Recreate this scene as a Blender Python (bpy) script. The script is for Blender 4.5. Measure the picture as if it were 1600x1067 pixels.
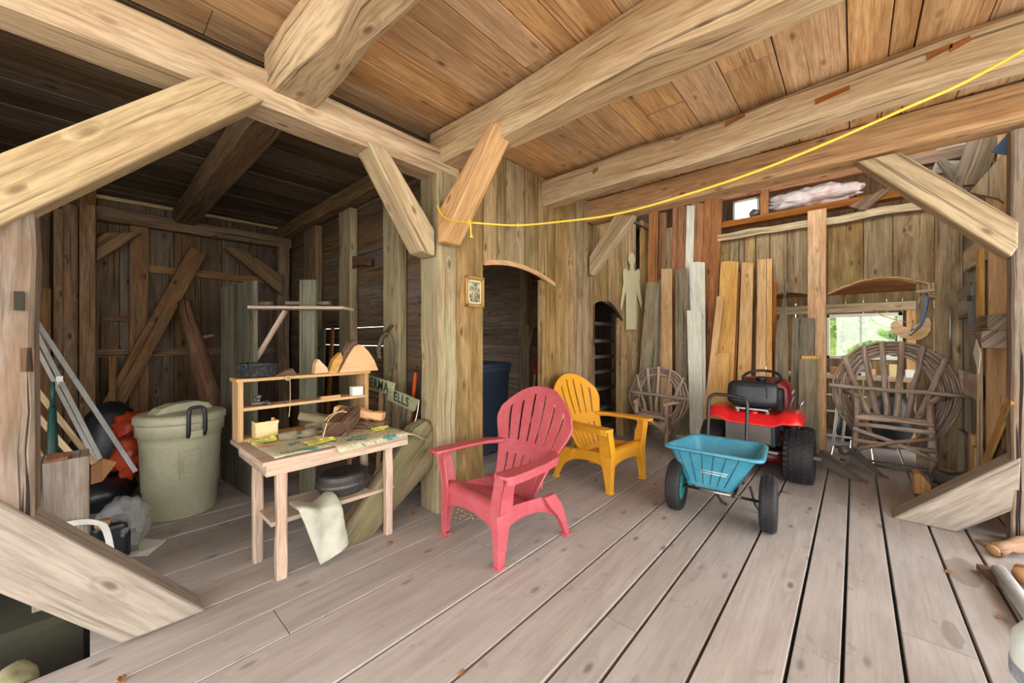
import bpy, math, random
from mathutils import Vector, Matrix, noise
random.seed(7)
for o in list(bpy.data.objects): bpy.data.objects.remove(o)
S = bpy.context.scene; C = S.collection
# ---------------- camera ----------------
F = 595.0; CH = 1.3; VX = 1336.0; HY = 530.0
YAW = math.atan((VX-800)/F); sn, cs = math.sin(YAW), math.cos(YAW)
cd = bpy.data.cameras.new('camera'); cam = bpy.data.objects.new('camera', cd); C.objects.link(cam)
cam.location = (0, 0, CH); cam.rotation_euler = (math.pi/2, 0, YAW)
cd.sensor_width = 36; cd.lens = F/1600*36; cd.shift_y = (HY-533.5)/1600; cd.clip_start = .02
S.camera = cam
# ---------------- light ----------------
W = bpy.data.worlds.new('world'); S.world = W; W.use_nodes = True
bg = W.node_tree.nodes['Background']; bg.inputs[0].default_value = (.985, .99, 1.0, 1); bg.inputs[1].default_value = 3.2
sd = bpy.data.lights.new('sun', 'SUN'); sd.energy = 1.2; sd.angle = .35; sd.color = (1, .96, .88)
sun = bpy.data.objects.new('sun', sd); C.objects.link(sun); sun.location = (6, -8, 9)
sun.rotation_euler = Vector((-.35, .55, -1.0)).to_track_quat('-Z', 'Y').to_euler()
S.view_settings.view_transform = 'Standard'; S.view_settings.look = 'None'; S.view_settings.gamma = 1
S.view_settings.use_curve_mapping = False; S.view_settings.exposure = 1.1

# ---------------- where a sight line of the photo meets a plane of the barn ----------------
def ray(px, py):
    r = (px-800)/F; return (-sn+cs*r, cs+sn*r, (HY-py)/F)
def pZ(px, py, z=0.0):
    d = ray(px, py); t = (z-CH)/d[2]; return Vector((d[0]*t, d[1]*t, z))
def pX(px, py, X):
    d = ray(px, py); t = X/d[0]; return Vector((X, d[1]*t, CH+d[2]*t))
def pY(px, py, Y):
    d = ray(px, py); t = Y/d[1]; return Vector((d[0]*t, Y, CH+d[2]*t))
def pD(px, py, dist):
    d = ray(px, py); return Vector((d[0]*dist, d[1]*dist, CH+d[2]*dist))

# ---------------- materials ----------------
def lin(h):
    h = h.lstrip('#'); v = [int(h[i:i+2], 16)/255 for i in (0, 2, 4)]
    return tuple((c/12.92 if c <= .04045 else ((c+.055)/1.055)**2.4) for c in v)+(1,)
class NT:
    def __init__(s, name):
        s.m = bpy.data.materials.new(name); s.m.use_nodes = True; s.t = s.m.node_tree; s.n = s.t.nodes
        s.b = s.n['Principled BSDF']
    def node(s, typ, **kw):
        n = s.n.new(typ)
        for k, v in kw.items(): setattr(n, k, v)
        return n
    def set(s, sock, v):
        if hasattr(v, 'is_output'): s.t.links.new(v, sock)
        else: sock.default_value = v
    def math(s, op, a, b=0.0, c=None, clamp=False):
        n = s.node('ShaderNodeMath', operation=op, use_clamp=clamp); s.set(n.inputs[0], a); s.set(n.inputs[1], b)
        if c is not None: s.set(n.inputs[2], c)
        return n.outputs[0]
    def mix(s, f, a, b, mode='MIX'):
        n = s.node('ShaderNodeMix', data_type='RGBA', blend_type=mode); s.set(n.inputs[0], f); s.set(n.inputs[6], a); s.set(n.inputs[7], b)
        return n.outputs[2]
    def ramp(s, v, lo, hi, a=0.0, b=1.0):
        n = s.node('ShaderNodeMapRange'); s.set(n.inputs[0], v); n.inputs[1].default_value = lo; n.inputs[2].default_value = hi
        n.inputs[3].default_value = a; n.inputs[4].default_value = b; n.interpolation_type = 'SMOOTHSTEP'; return n.outputs[0]
    def noise(s, vec, scale=1, detail=4, rough=.55, dist=0):
        n = s.node('ShaderNodeTexNoise'); s.set(n.inputs['Vector'], vec); n.inputs['Scale'].default_value = scale
        n.inputs['Detail'].default_value = detail; n.inputs['Roughness'].default_value = rough; n.inputs['Distortion'].default_value = dist
        return n.outputs[0]
    def vec(s, x, y, z):
        n = s.node('ShaderNodeCombineXYZ'); s.set(n.inputs[0], x); s.set(n.inputs[1], y); s.set(n.inputs[2], z); return n.outputs[0]
    def bump(s, h, strength=.3, dist=.01):
        n = s.node('ShaderNodeBump'); n.inputs['Strength'].default_value = strength; n.inputs['Distance'].default_value = dist
        s.set(n.inputs['Height'], h); s.t.links.new(n.outputs[0], s.b.inputs['Normal'])
def wood(name, c1, c2, cdark, blotch=None, bl=.35, knots=1.0, crack=1.0, moss=0.0, mosscol='#6f7444', rough=.82, vary=.35, grain=22, saw=0.0, bump=.35, spots=0.0, fa=.38):
    N = NT(name)
    uv = N.node('ShaderNodeUVMap', uv_map='UVMap'); va = N.node('ShaderNodeUVMap', uv_map='var')
    sp = N.node('ShaderNodeSeparateXYZ'); N.t.links.new(uv.outputs[0], sp.inputs[0])
    sv = N.node('ShaderNodeSeparateXYZ'); N.t.links.new(va.outputs[0], sv.inputs[0])
    u, v = sp.outputs[0], sp.outputs[1]; r1, r2 = sv.outputs[0], sv.outputs[1]
    z = N.math('MULTIPLY', r1, 53.0)
    vo = N.node('ShaderNodeTexVoronoi', voronoi_dimensions='2D'); vo.inputs['Scale'].default_value = 1.0
    N.set(vo.inputs['Vector'], N.vec(N.math('ADD', N.math('MULTIPLY', u, 2.6), z), N.math('ADD', N.math('MULTIPLY', v, 6.5), N.math('MULTIPLY', z, 1.7)), 0.0))
    sc = N.node('ShaderNodeSeparateXYZ'); N.t.links.new(vo.outputs['Color'], sc.inputs[0])
    dist = N.math('ADD', vo.outputs['Distance'], N.math('MULTIPLY', N.math('GREATER_THAN', sc.outputs[0], .42*max(knots, .01)), 9.0))
    swirl = N.ramp(dist, .0, .30, 1.3, 0.0)
    if knots <= 0: swirl = 0.0
    gv = N.math('ADD', N.math('MULTIPLY', v, grain), swirl)
    g = N.noise(N.vec(N.math('MULTIPLY', u, 1.1), gv, z), 1, 6, .62, .6)
    fine = N.noise(N.vec(N.math('MULTIPLY', u, 5.0), N.math('MULTIPLY', v, grain*6), z), 1, 3, .6)
    bn = N.noise(N.vec(N.math('MULTIPLY', u, 1.7), N.math('MULTIPLY', v, 5.0), N.math('ADD', z, 9.0)), 1, 4, .6, .3)
    col = N.mix(N.ramp(g, .32, .68), lin(c1), lin(c2)); st = N.noise(N.vec(N.math('MULTIPLY', u, .8), N.math('MULTIPLY', v, grain*2.2), N.math('ADD', z, 5.0)), 1, 5, .7, .3); col = N.mix(N.ramp(st, .54, .72, 0, .55*crack+.1), col, lin(cdark))
    if blotch: col = N.mix(N.math('MULTIPLY', N.ramp(bn, .45, .68), bl), col, lin(blotch))
    col = N.mix(N.ramp(fine, .38, .68, 0, fa), col, lin(cdark))
    br = N.math('ADD', N.math('MULTIPLY', r2, vary), 1-vary*.6)
    hs = N.node('ShaderNodeHueSaturation'); N.set(hs.inputs['Value'], br); N.set(hs.inputs['Color'], col)
    N.set(hs.inputs['Saturation'], N.math('ADD', N.math('MULTIPLY', r1, vary*.8), 1-vary*.4)); col = hs.outputs[0]
    if knots > 0:
        km = N.math('MULTIPLY', N.ramp(dist, .03, .13, 1, 0), N.math('ADD', N.math('MULTIPLY', sc.outputs[1], .5), .45))
        col = N.mix(km, col, lin(cdark))
    cr = N.noise(N.vec(N.math('MULTIPLY', u, .7), N.math('MULTIPLY', v, 38.0), N.math('ADD', z, 3.0)), 1, 2, .5, .2)
    cm = N.ramp(cr, .63, .68, 0, .85*crack)
    col = N.mix(cm, col, lin('#2a2018'))
    hc = N.noise(N.vec(N.math('MULTIPLY', u, 2.6), N.math('MULTIPLY', v, 110.0), N.math('ADD', z, 13.0)), 1, 2, .5, .1)
    hm = N.ramp(hc, .62, .70, 0, fa*1.2); col = N.mix(hm, col, lin(cdark))
    if spots > 0:
        sn_ = N.noise(N.vec(N.math('MULTIPLY', u, 9.0), N.math('MULTIPLY', v, 14.0), z), 1, 3, .5)
        col = N.mix(N.ramp(sn_, .64, .74, 0, spots), col, lin(cdark))
    if moss > 0:
        mn = N.noise(N.vec(N.math('MULTIPLY', u, 1.3), N.math('MULTIPLY', v, 6.0), N.math('ADD', z, 21.0)), 1, 5, .65)
        col = N.mix(N.math('MULTIPLY', N.ramp(mn, .4, .65), moss), col, lin(mosscol))
    h = N.math('ADD', g, N.math('MULTIPLY', fine, .6)); h = N.math('SUBTRACT', h, N.math('MULTIPLY', cm, 1.2))
    if saw > 0:
        wv = N.node('ShaderNodeTexWave', bands_direction='X'); N.set(wv.inputs['Vector'], N.vec(u, N.math('MULTIPLY', v, .25), z))
        wv.inputs['Scale'].default_value = 9; wv.inputs['Distortion'].default_value = 1.5; wv.inputs['Detail'].default_value = 1
        h = N.math('ADD', h, N.math('MULTIPLY', wv.outputs[1], saw)); col = N.mix(N.math('MULTIPLY', wv.outputs[1], saw*.05), col, lin(cdark))
    N.set(N.b.inputs['Base Color'], col); N.b.inputs['Roughness'].default_value = rough; N.b.inputs['Specular IOR Level'].default_value = .25
    N.bump(h, bump, .006)
    return N.m
def plain(name, c, rough=.5, metal=0.0, c2=None, scale=30, amt=.3, bump=0.0, spec=.5):
    N = NT(name); N.b.inputs['Roughness'].default_value = rough; N.b.inputs['Metallic'].default_value = metal; N.b.inputs['Specular IOR Level'].default_value = spec
    tc = N.node('ShaderNodeTexCoord'); n = N.noise(tc.outputs['Object'], scale, 5, .6)
    n2 = N.noise(tc.outputs['Object'], scale*.22, 4, .6)
    f = N.math('MULTIPLY', N.math('ADD', N.ramp(n, .4, .7), N.ramp(n2, .4, .65)), amt*.6)
    N.set(N.b.inputs['Base Color'], N.mix(f, lin(c), lin(c2 or c)))
    N.set(N.b.inputs['Roughness'], N.math('ADD', N.math('MULTIPLY', n2, .25), rough-.12))
    if bump > 0: N.bump(n, bump, .004)
    return N.m
M = {}
M['floor'] = wood('floor_boards', '#aaa19a', '#9b928b', '#6b645e', '#b3aca6', .5, .6, .05, vary=.14, grain=11, saw=0, spots=.3, fa=.14, bump=.2)
def floor_stains(mat, spots):
    # damp patches with ragged outlines soaked into the boards
    t = mat.node_tree; b = t.nodes['Principled BSDF']; src = b.inputs['Base Color'].links[0].from_socket
    N = NT.__new__(NT); N.m = mat; N.t = t; N.n = t.nodes; N.b = b
    g = N.node('ShaderNodeNewGeometry'); sp = N.node('ShaderNodeSeparateXYZ'); t.links.new(g.outputs['Position'], sp.inputs[0]); nz = N.noise(g.outputs['Position'], 9, 4, .6); col = src
    for x, y, a, c in spots:
        d = N.math('SQRT', N.math('ADD', N.math('POWER', N.math('DIVIDE', N.math('SUBTRACT', sp.outputs[0], x), a), 2.0), N.math('POWER', N.math('DIVIDE', N.math('SUBTRACT', sp.outputs[1], y), c), 2.0)))
        d = N.math('ADD', d, N.math('MULTIPLY', N.math('SUBTRACT', nz, .5), 1.1)); col = N.mix(N.ramp(d, .85, 1.0, .5, 0), col, lin('#6f6350'))
    t.links.new(col, b.inputs['Base Color'])
_a = pZ(1505, 893); _b = pZ(1488, 992); floor_stains(M['floor'], [(_a.x, _a.y, .07, .2), (_b.x, _b.y, .035, .11)])
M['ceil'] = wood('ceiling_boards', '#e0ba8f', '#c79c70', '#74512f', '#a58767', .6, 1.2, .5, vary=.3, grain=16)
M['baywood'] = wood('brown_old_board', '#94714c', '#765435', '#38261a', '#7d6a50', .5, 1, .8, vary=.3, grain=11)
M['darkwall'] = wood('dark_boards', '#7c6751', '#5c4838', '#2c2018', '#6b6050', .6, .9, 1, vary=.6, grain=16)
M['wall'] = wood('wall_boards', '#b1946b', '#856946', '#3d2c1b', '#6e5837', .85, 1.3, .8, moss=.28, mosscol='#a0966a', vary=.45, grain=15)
M['beam'] = wood('hewn_timber', '#d3bc9c', '#b69a78', '#6f5036', '#c4b294', .6, .9, .7, vary=.2, grain=12, bump=.5)
M['beamdark'] = wood('old_dark_timber', '#8a7156', '#6d5540', '#34271b', '#85755f', .5, .8, 1, vary=.3, grain=12, bump=.5)
M['newbeam'] = wood('sawn_timber', '#d9b183', '#bf9263', '#6d4826', '#cdab82', .5, 1.3, .4, vary=.15, grain=11, saw=0)
M['post'] = wood('weathered_post', '#b8a682', '#8f7b5b', '#4e3e29', '#9b9674', .65, .9, .7, moss=.3, mosscol='#92936f', vary=.15, grain=10, bump=.5)
M['greypost'] = wood('grey_post', '#a79b8e', '#857767', '#463a2e', '#84664c', .75, .35, 1.5, vary=.15, grain=9, bump=.7)
M['brace'] = wood('pale_brace', '#c6b28f', '#a8916e', '#6b5438', '#b8a783', .6, .8, .6, vary=.15, grain=10, saw=0)
M['lowbrace'] = wood('pale_grey_brace', '#a69a8c', '#8f8477', '#62564a', '#a39986', .5, .5, .4, vary=.1, grain=10, saw=0)
M['moss'] = wood('mossy_timber', '#8f7f66', '#6d5f4b', '#372e22', '#7b7558', .8, .6, 1.0, moss=.4, mosscol='#727448', vary=.2, grain=9, bump=.8)
M['hutch'] = wood('shelf_pine', '#cfac80', '#b9925f', '#7c5a36', '#c9ab84', .5, .5, .3, vary=.15, grain=11, fa=.25)
M['green'] = wood('green_weathered', '#77715f', '#565142', '#2b2920', '#66695a', .7, .3, 1.0, moss=.35, mosscol='#5f6650', vary=.3, grain=14, bump=.6)
M['tablew'] = wood('table_wood', '#c6b09a', '#ac9480', '#745d4a', '#bfa896', .5, .35, .4, vary=.15, grain=12)
M['pine'] = wood('fresh_pine', '#cfa468', '#b88c52', '#74502c', '#d0b080', .4, .9, .2, vary=.25, grain=10, bump=.15)
M['orange'] = wood('orange_board', '#a8713f', '#88542c', '#452817', '#805633', .5, .8, .7, vary=.3, grain=12)
M['greyb'] = wood('grey_board', '#8f8169', '#70624d', '#3d3428', '#7f7c62', .6, .6, 1, vary=.3, grain=14)
M['whiteb'] = wood('white_painted_board', '#d5d2c2', '#c6c2b0', '#8a8270', '#cfcab8', .4, .25, .15, vary=.08, grain=10, bump=.1)
M['twig'] = wood('bent_twig', '#b09a87', '#8d7565', '#4d3b30', '#c1b1a2', .7, .2, .5, vary=.4, grain=9, bump=.8)
M['orangebark'] = wood('orange_bark', '#bd9874', '#9c775a', '#5f4534', '#a98b78', .6, .3, .8, vary=.2, grain=8, bump=1.0)
M['bark'] = wood('bark', '#7a5c48', '#5a4334', '#2a1e17', '#8a735f', .7, .2, 1.5, vary=.3, grain=18, bump=1.0)
M['cut'] = wood('split_wood', '#d6aa7c', '#c8955f', '#8a5a34', '#dcb690', .5, .1, .1, vary=.2, grain=5, bump=.2, fa=.12)
M['ply'] = wood('plywood', '#e6c496', '#d4ac79', '#9b7346', '#e6ca9f', .5, .5, .1, vary=.1, grain=6, bump=.1)
M['red'] = plain('red_resin', '#ad4850', .5, c2='#bc666c', amt=.5, scale=40)
M['yellow'] = plain('yellow_resin', '#d99a22', .5, c2='#c98a24', amt=.4)
M['blue'] = plain('blue_polythene', '#37839a', .42, c2='#5a9cae', amt=.5)
M['bluein'] = M['blue']
M['black'] = plain('black_plastic', '#181a1e', .42, c2='#25282d', amt=.5)
M['tyre'] = plain('rubber', '#141416', .7, c2='#2b2a29', amt=.5, bump=.3)
M['teal'] = plain('teal_rim', '#1f7f78', .5, c2='#2a6a66', amt=.4)
M['steel'] = plain('bare_steel', '#b5b2ac', .35, .8, c2='#8a8580', amt=.4)
M['rust'] = plain('dark_steel', '#5c5a56', .5, .5, c2='#75685a', amt=.6)
M['redp'] = plain('red_enamel', '#c41a1e', .3, c2='#a81a1c', amt=.3)
M['dred'] = plain('dark_red_enamel', '#7d1a1e', .35, c2='#5a1618', amt=.4)
M['bin'] = plain('beige_plastic', '#a9a78c', .5, c2='#8f8d70', amt=.5)
M['navy'] = plain('navy_plastic', '#2b3644', .45, c2='#394656', amt=.4)
M['rope'] = plain('yellow_rope', '#e5bb33', .7, c2='#f0cf6a', scale=200, bump=.5)
M['twine'] = plain('hemp_twine', '#c9b083', .9, c2='#a88c60', scale=160, bump=.5)
M['cream'] = plain('cream_paint', '#b5ae8c', .6, c2='#a39b78', amt=.3)
M['white'] = plain('white_paint', '#dedcd2', .5, c2='#bfc9c0', amt=.4)
M['tank'] = plain('tank_paint', '#dfe6e0', .4, c2='#c2cfc6', amt=.5)
M['tankband'] = plain('tank_scuff', '#6d707c', .6, c2='#a5a8b0', amt=1.0, scale=60)
M['gold'] = plain('gilt_frame', '#a98446', .45, .3, c2='#7d5b2a', amt=.5)
M['alu'] = plain('aluminium', '#b4b5b1', .5, .3, c2='#7d7f7c', amt=.4)
M['orangebag'] = plain('orange_red_sheet', '#a8361c', .4, c2='#cc5430', amt=.6, scale=18, bump=.6)
M['cloth'] = plain('grubby_canvas', '#b2b0a0', .9, c2='#8f907c', amt=.7, scale=12, bump=.2)
M['glove'] = plain('grey_glove', '#6f6752', .9, c2='#8f8464', amt=.6, scale=50, bump=.4)
M['yglove'] = plain('yellow_cloth', '#cfc04a', .8, c2='#9fa04a', amt=.7, scale=30, bump=.3)
M['enamel'] = plain('speckled_enamel', '#1b1d1f', .25, c2='#4a5054', amt=.55, scale=260)
M['iron'] = plain('black_iron', '#2a2a2a', .4, .2, c2='#5a5348', amt=.5, scale=40, bump=.2)
M['bluesteel'] = plain('blue_steel', '#4c6a94', .5, .1, c2='#6f86a8', amt=.5)
M['green_paint'] = plain('green_paint', '#0d3a33', .5, c2='#0a2c27')
M['orangepaint'] = plain('orange_paint', '#d2581e', .5, c2='#b0481c')
M['letter'] = plain('black_lettering', '#2b2e22', .8)
M['signw'] = wood('sign_board', '#a5a386', '#8b8a6c', '#5a5a44', '#9aa07c', .5, .1, .2, moss=.3, vary=.05, grain=10)
M['leaf'] = plain('dry_leaf', '#8a5a32', .8, c2='#a8763c', amt=.7)
M['yleaf'] = plain('yellow_leaf', '#c8a83a', .8, c2='#9a8a3a', amt=.7)
M['stone'] = plain('lichened_stone', '#8f8a68', .9, c2='#6a6648', amt=.8, scale=25, bump=.8)
M['soil'] = plain('dark_soil', '#2e2a22', .95, c2='#3c3d26', amt=.8, scale=6, bump=.6)
M['bounce_yard'] = plain('pale_bounce_yard', '#c9c2b4', .95, c2='#b0ac98', amt=.8, scale=2, bump=.4)  # unseen yard, made pale so it bounces light up to the ceiling
M['foliage'] = plain('green_foliage', '#456b2a', .7, c2='#86a04c', amt=.9, scale=9)
M['insul'] = plain('grubby_sheet', '#cdc6c0', .3, c2='#a2504c', amt=.6, scale=10, bump=.6)
M['card'] = plain('cardboard', '#a97b50', .85, c2='#8f6540', amt=.4)
M['basket'] = plain('chip_basket', '#d8c48e', .7, c2='#c2aa70', amt=.4)
def glassy(name, col, alpha, rough=.15):
    N = NT(name); N.b.inputs['Base Color'].default_value = lin(col); N.b.inputs['Alpha'].default_value = alpha; N.b.inputs['Roughness'].default_value = rough
    tc = N.node('ShaderNodeTexCoord'); N.bump(N.noise(tc.outputs['Object'], 22, 4), .8, .02); return N.m
M['film'] = glassy('clear_plastic_film', '#c6c9c8', .26, .08)
def window_glass():
    N = NT('window_glass'); n = N.n; t = N.t
    tr = N.node('ShaderNodeBsdfTransparent'); gl = N.node('ShaderNodeBsdfGlossy'); gl.inputs['Roughness'].default_value = .05
    mx = N.node('ShaderNodeMixShader'); mx.inputs[0].default_value = .06
    t.links.new(tr.outputs[0], mx.inputs[1]); t.links.new(gl.outputs[0], mx.inputs[2]); t.links.new(mx.outputs[0], n['Material Output'].inputs[0]); return N.m
M['glass'] = window_glass()
def newsprint():
    N = NT('newsprint'); tc = N.node('ShaderNodeTexCoord')
    b = N.node('ShaderNodeTexBrick'); b.inputs['Scale'].default_value = 26; b.inputs['Mortar Size'].default_value = .03
    N.t.links.new(tc.outputs['Object'], b.inputs['Vector'])
    b.inputs['Color1'].default_value = lin('#c9c2a0'); b.inputs['Color2'].default_value = lin('#bdb48c'); b.inputs['Mortar'].default_value = lin('#8d8a70')
    n = N.noise(tc.outputs['Object'], 7, 3); n2 = N.noise(tc.outputs['Object'], 60, 2)
    c = N.mix(N.ramp(n, .58, .62), b.outputs[0], lin('#3f7f74')); c = N.mix(N.ramp(n, .42, .38), c, lin('#c9785a'))
    c = N.mix(N.ramp(n2, .55, .6, 0, .5), c, lin('#e0d8ae')); N.set(N.b.inputs['Base Color'], c); N.b.inputs['Roughness'].default_value = .8; return N.m
M['news'] = newsprint()
def picture():
    N = NT('engraving_print'); tc = N.node('ShaderNodeTexCoord'); n = N.noise(tc.outputs['Object'], 26, 5, .7)
    N.set(N.b.inputs['Base Color'], N.mix(N.ramp(n, .4, .62), lin('#4b4838'), lin('#b9b290'))); return N.m
M['print'] = picture()
M['mat_board'] = plain('pale_mount', '#d8caa0', .7)

# ---------------- mesh building ----------------
WO = {}
class MB:
    def __init__(s): s.V = []; s.Fc = []; s.U = []; s.R = []; s.S = []; s.r = (random.random(), random.random())
    def newr(s, r=None): s.r = r or (random.random(), random.random()); return s
    def add(s, verts, faces, uvs, smooth=False):
        b = len(s.V); s.V += [Vector(v) for v in verts]
        for f, u in zip(faces, uvs): s.Fc.append([b+i for i in f]); s.U.append(u); s.R.append(s.r); s.S.append(smooth)
    def rings(s, rings, closed=True, caps=True, smooth=False, us=None, vs=None):
        n = len(rings[0]); V = [Vector(p) for r in rings for p in r]; F_ = []; U_ = []
        ou, ov = s.r[0]*7, s.r[1]*3
        if us is None:
            us = [0.0]
            for i in range(1, len(rings)):
                a = sum((Vector(p) for p in rings[i-1]), Vector())/n; b = sum((Vector(p) for p in rings[i]), Vector())/n
                us.append(us[-1]+max((a-b).length, .0005))
        if vs is None:
            vs = [0.0]; k = len(rings)//2
            for j in range(n): vs.append(vs[-1]+(Vector(rings[k][j])-Vector(rings[k][(j+1) % n])).length)
        m = n if closed else n-1
        for i in range(len(rings)-1):
            for j in range(m):
                k = (j+1) % n
                F_.append([i*n+j, i*n+k, (i+1)*n+k, (i+1)*n+j])
                U_.append([(us[i]+ou, vs[j]+ov), (us[i]+ou, vs[j+1]+ov), (us[i+1]+ou, vs[j+1]+ov), (us[i+1]+ou, vs[j]+ov)])
        if caps and closed:
            for i, rev in ((0, True), (len(rings)-1, False)):
                ids = [i*n+j for j in range(n)]
                c = sum((V[k] for k in ids), Vector())/n
                e1 = (V[ids[0]]-c); e1 = e1.normalized() if e1.length > 1e-9 else Vector((1, 0, 0))
                nn = (V[ids[1]]-c).cross(e1); e2 = nn.cross(e1).normalized() if nn.length > 1e-12 else Vector((0, 1, 0))
                uu = [((V[k]-c).dot(e1)*.25+ou, (V[k]-c).dot(e2)+ov) for k in ids]
                if rev: ids = ids[::-1]; uu = uu[::-1]
                F_.append(ids); U_.append(uu)
        s.add(V, F_, U_, smooth); return s
    def bar(s, a, b, w, h, up=(0, 0, 1), seg=1, jit=0.0, ch=None, w2=None, h2=None, twist=0.0):
        # a squared stick from a to b; w across, h along 'up'
        a = Vector(a); b = Vector(b); d = (b-a).normalized(); up = Vector(up)
        if abs(d.dot(up.normalized())) > .98: up = Vector((0, 1, 0)) if abs(d.y) < .9 else Vector((1, 0, 0))
        sd_ = d.cross(up).normalized(); un = sd_.cross(d).normalized()
        if ch is None: ch = min(w, h)*.06
        w2 = w2 or w; h2 = h2 or h; rr = []; sx = random.random()*50
        for i in range(seg+1):
            t = i/seg; ww = (w+(w2-w)*t)/2; hh = (h+(h2-h)*t)/2; c = a+(b-a)*t
            if jit and 0 < i < seg:
                c = c+sd_*jit*noise.noise((t*5+sx, 1, 0))+un*jit*noise.noise((t*5+sx, 5, 0))
            if jit: ww += jit*.8*noise.noise((t*7+sx, 9, 0)); hh += jit*.8*noise.noise((t*7+sx, 15, 0))
            k = ch*(1+(1.2*noise.noise((t*9+sx, 30, 0)) if jit else 0))
            pts = [(-ww+k, -hh), (ww-k, -hh), (ww, -hh+k), (ww, hh-k), (ww-k, hh), (-ww+k, hh), (-ww, hh-k), (-ww, -hh+k)]
            if twist:
                q = twist*t; pts = [(x*math.cos(q)-y*math.sin(q), x*math.sin(q)+y*math.cos(q)) for x, y in pts]
            rr.append([c+sd_*x+un*y for x, y in pts])
        return s.rings(rr)
    def box(s, p, q, grain=None, ch=None):
        p = Vector(p); q = Vector(q); lo = Vector([min(p[i], q[i]) for i in range(3)]); hi = Vector([max(p[i], q[i]) for i in range(3)]); e = hi-lo
        if grain is None: grain = max(range(3), key=lambda i: e[i])
        c = (lo+hi)/2; a = c.copy(); b = c.copy(); a[grain] = lo[grain]; b[grain] = hi[grain]
        if grain == 2: return s.bar(a, b, e.x, e.y, (0, 1, 0), ch=ch)
        if grain == 0: return s.bar(a, b, e.y, e.z, (0, 0, 1), ch=ch)
        return s.bar(a, b, e.x, e.z, (0, 0, 1), ch=ch)
    def prism(s, pts, dv, g=None):
        # a flat outline given its thickness dv
        P = [Vector(p) for p in pts]; dv = Vector(dv); n = len(P)
        g = Vector(g).normalized() if g else max(((P[(i+1) % n]-P[i]) for i in range(n)), key=lambda v: v.length).normalized()
        x = dv.cross(g).normalized(); ou, ov = s.r[0]*7, s.r[1]*3
        uvf = lambda p: (p.dot(g)+ou, p.dot(x)+ov)
        nrm = Vector()
        for i in range(n): nrm += P[i].cross(P[(i+1) % n])
        if nrm.dot(dv) > 0: P = P[::-1]
        V = P+[p+dv for p in P]; Fs = [list(range(n)), list(range(2*n-1, n-1, -1))]; U = [[uvf(p) for p in P], [uvf(P[i]) for i in range(n-1, -1, -1)]]
        tl = dv.length; acc = 0
        for i in range(n):
            j = (i+1) % n; Fs.append([j, i, n+i, n+j])
            ui, uj = P[i].dot(g)+ou, P[j].dot(g)+ou
            if abs(ui-uj) < (P[i]-P[j]).length*.3:
                vi, vj = P[i].dot(x)+ov, P[j].dot(x)+ov; U.append([(uj, vj), (ui, vi), (ui+tl*.3, vi), (uj+tl*.3, vj)])
            else: U.append([(uj, ov), (ui, ov), (ui, ov+tl), (uj, ov+tl)])
        s.add(V, Fs, U); return s
    def tube(s, pts, r, n=8, caps=True, bump=0.0, closed=False, smooth=True):
        P = [Vector(p) for p in pts]; m = len(P); R = r if isinstance(r, (list, tuple)) else [r]*m
        if len(R) != m: R = [R[0]+(R[-1]-R[0])*i/(m-1) for i in range(m)]
        prev = None; rr = []; sx = random.random()*60
        for i in range(m):
            t = (P[(i+1) % m]-P[i-1]) if closed else (P[min(i+1, m-1)]-P[max(i-1, 0)])
            t.normalize()
            if prev is None: prev = t.orthogonal().normalized()
            prev = (prev-t*prev.dot(t)).normalized(); bi = t.cross(prev)
            ring = []
            for j in range(n):
                q = 2*math.pi*j/n; rad = R[i]*(1+bump*noise.noise((i*.9+sx, math.cos(q)*1.2, math.sin(q)*1.2)))
                ring.append(P[i]+prev*math.cos(q)*rad+bi*math.sin(q)*rad)
            rr.append(ring)
        if closed: rr.append(rr[0])
        return s.rings(rr, caps=caps and not closed, smooth=smooth)
    def lathe(s, prof, c=(0, 0, 0), n=32, axis='Z', smooth=True, caps=True):
        c = Vector(c); rr = []
        for r, h in prof:
            ring = []
            for j in range(n):
                q = 2*math.pi*j/n; a, b = r*math.cos(q), r*math.sin(q)
                ring.append(c+(Vector((a, b, h)) if axis == 'Z' else Vector((h, a, b)) if axis == 'X' else Vector((b, h, a))))
            rr.append(ring)
        return s.rings(rr, smooth=smooth, caps=caps)
    def grid(s, fn, nu, nv, skip=None, smooth=True, us=None, vs=None):
        us = us or [i/nu for i in range(nu+1)]; vs = vs or [j/nv for j in range(nv+1)]; nu = len(us)-1; nv = len(vs)-1
        V = [fn(a, b) for a in us for b in vs]; Fs = []; U = []; k = nv+1; ou, ov = s.r[0]*7, s.r[1]*3
        for i in range(nu):
            for j in range(nv):
                if skip and skip((us[i]+us[i+1])/2, (vs[j]+vs[j+1])/2): continue
                Fs.append([i*k+j, (i+1)*k+j, (i+1)*k+j+1, i*k+j+1]); U.append([(us[i]+ou, vs[j]+ov), (us[i+1]+ou, vs[j]+ov), (us[i+1]+ou, vs[j+1]+ov), (us[i]+ou, vs[j+1]+ov)])
        s.add(V, Fs, U, smooth); return s
    def blob(s, c, r, seed=0, amp=.2, n=14, m=9, freq=1.5, rot=0):
        c = Vector(c); r = Vector(r) if not isinstance(r, (int, float)) else Vector((r, r, r)); rr = []
        for i in range(m+1):
            th = math.pi*(i/m) if 0 < i < m else (0.03 if i == 0 else math.pi-.03)
            ring = []
            for j in range(n):
                q = 2*math.pi*j/n; d = Vector((math.sin(th)*math.cos(q), math.sin(th)*math.sin(q), -math.cos(th)))
                k = 1+amp*noise.noise(d*freq+Vector((seed, seed*.3, 0))); p = Vector((d.x*r.x*k, d.y*r.y*k, d.z*r.z*k))
                if rot: p.rotate(Matrix.Rotation(rot, 3, 'Z'))
                ring.append(c+p)
            rr.append(ring)
        return s.rings(rr, smooth=True)
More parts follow.
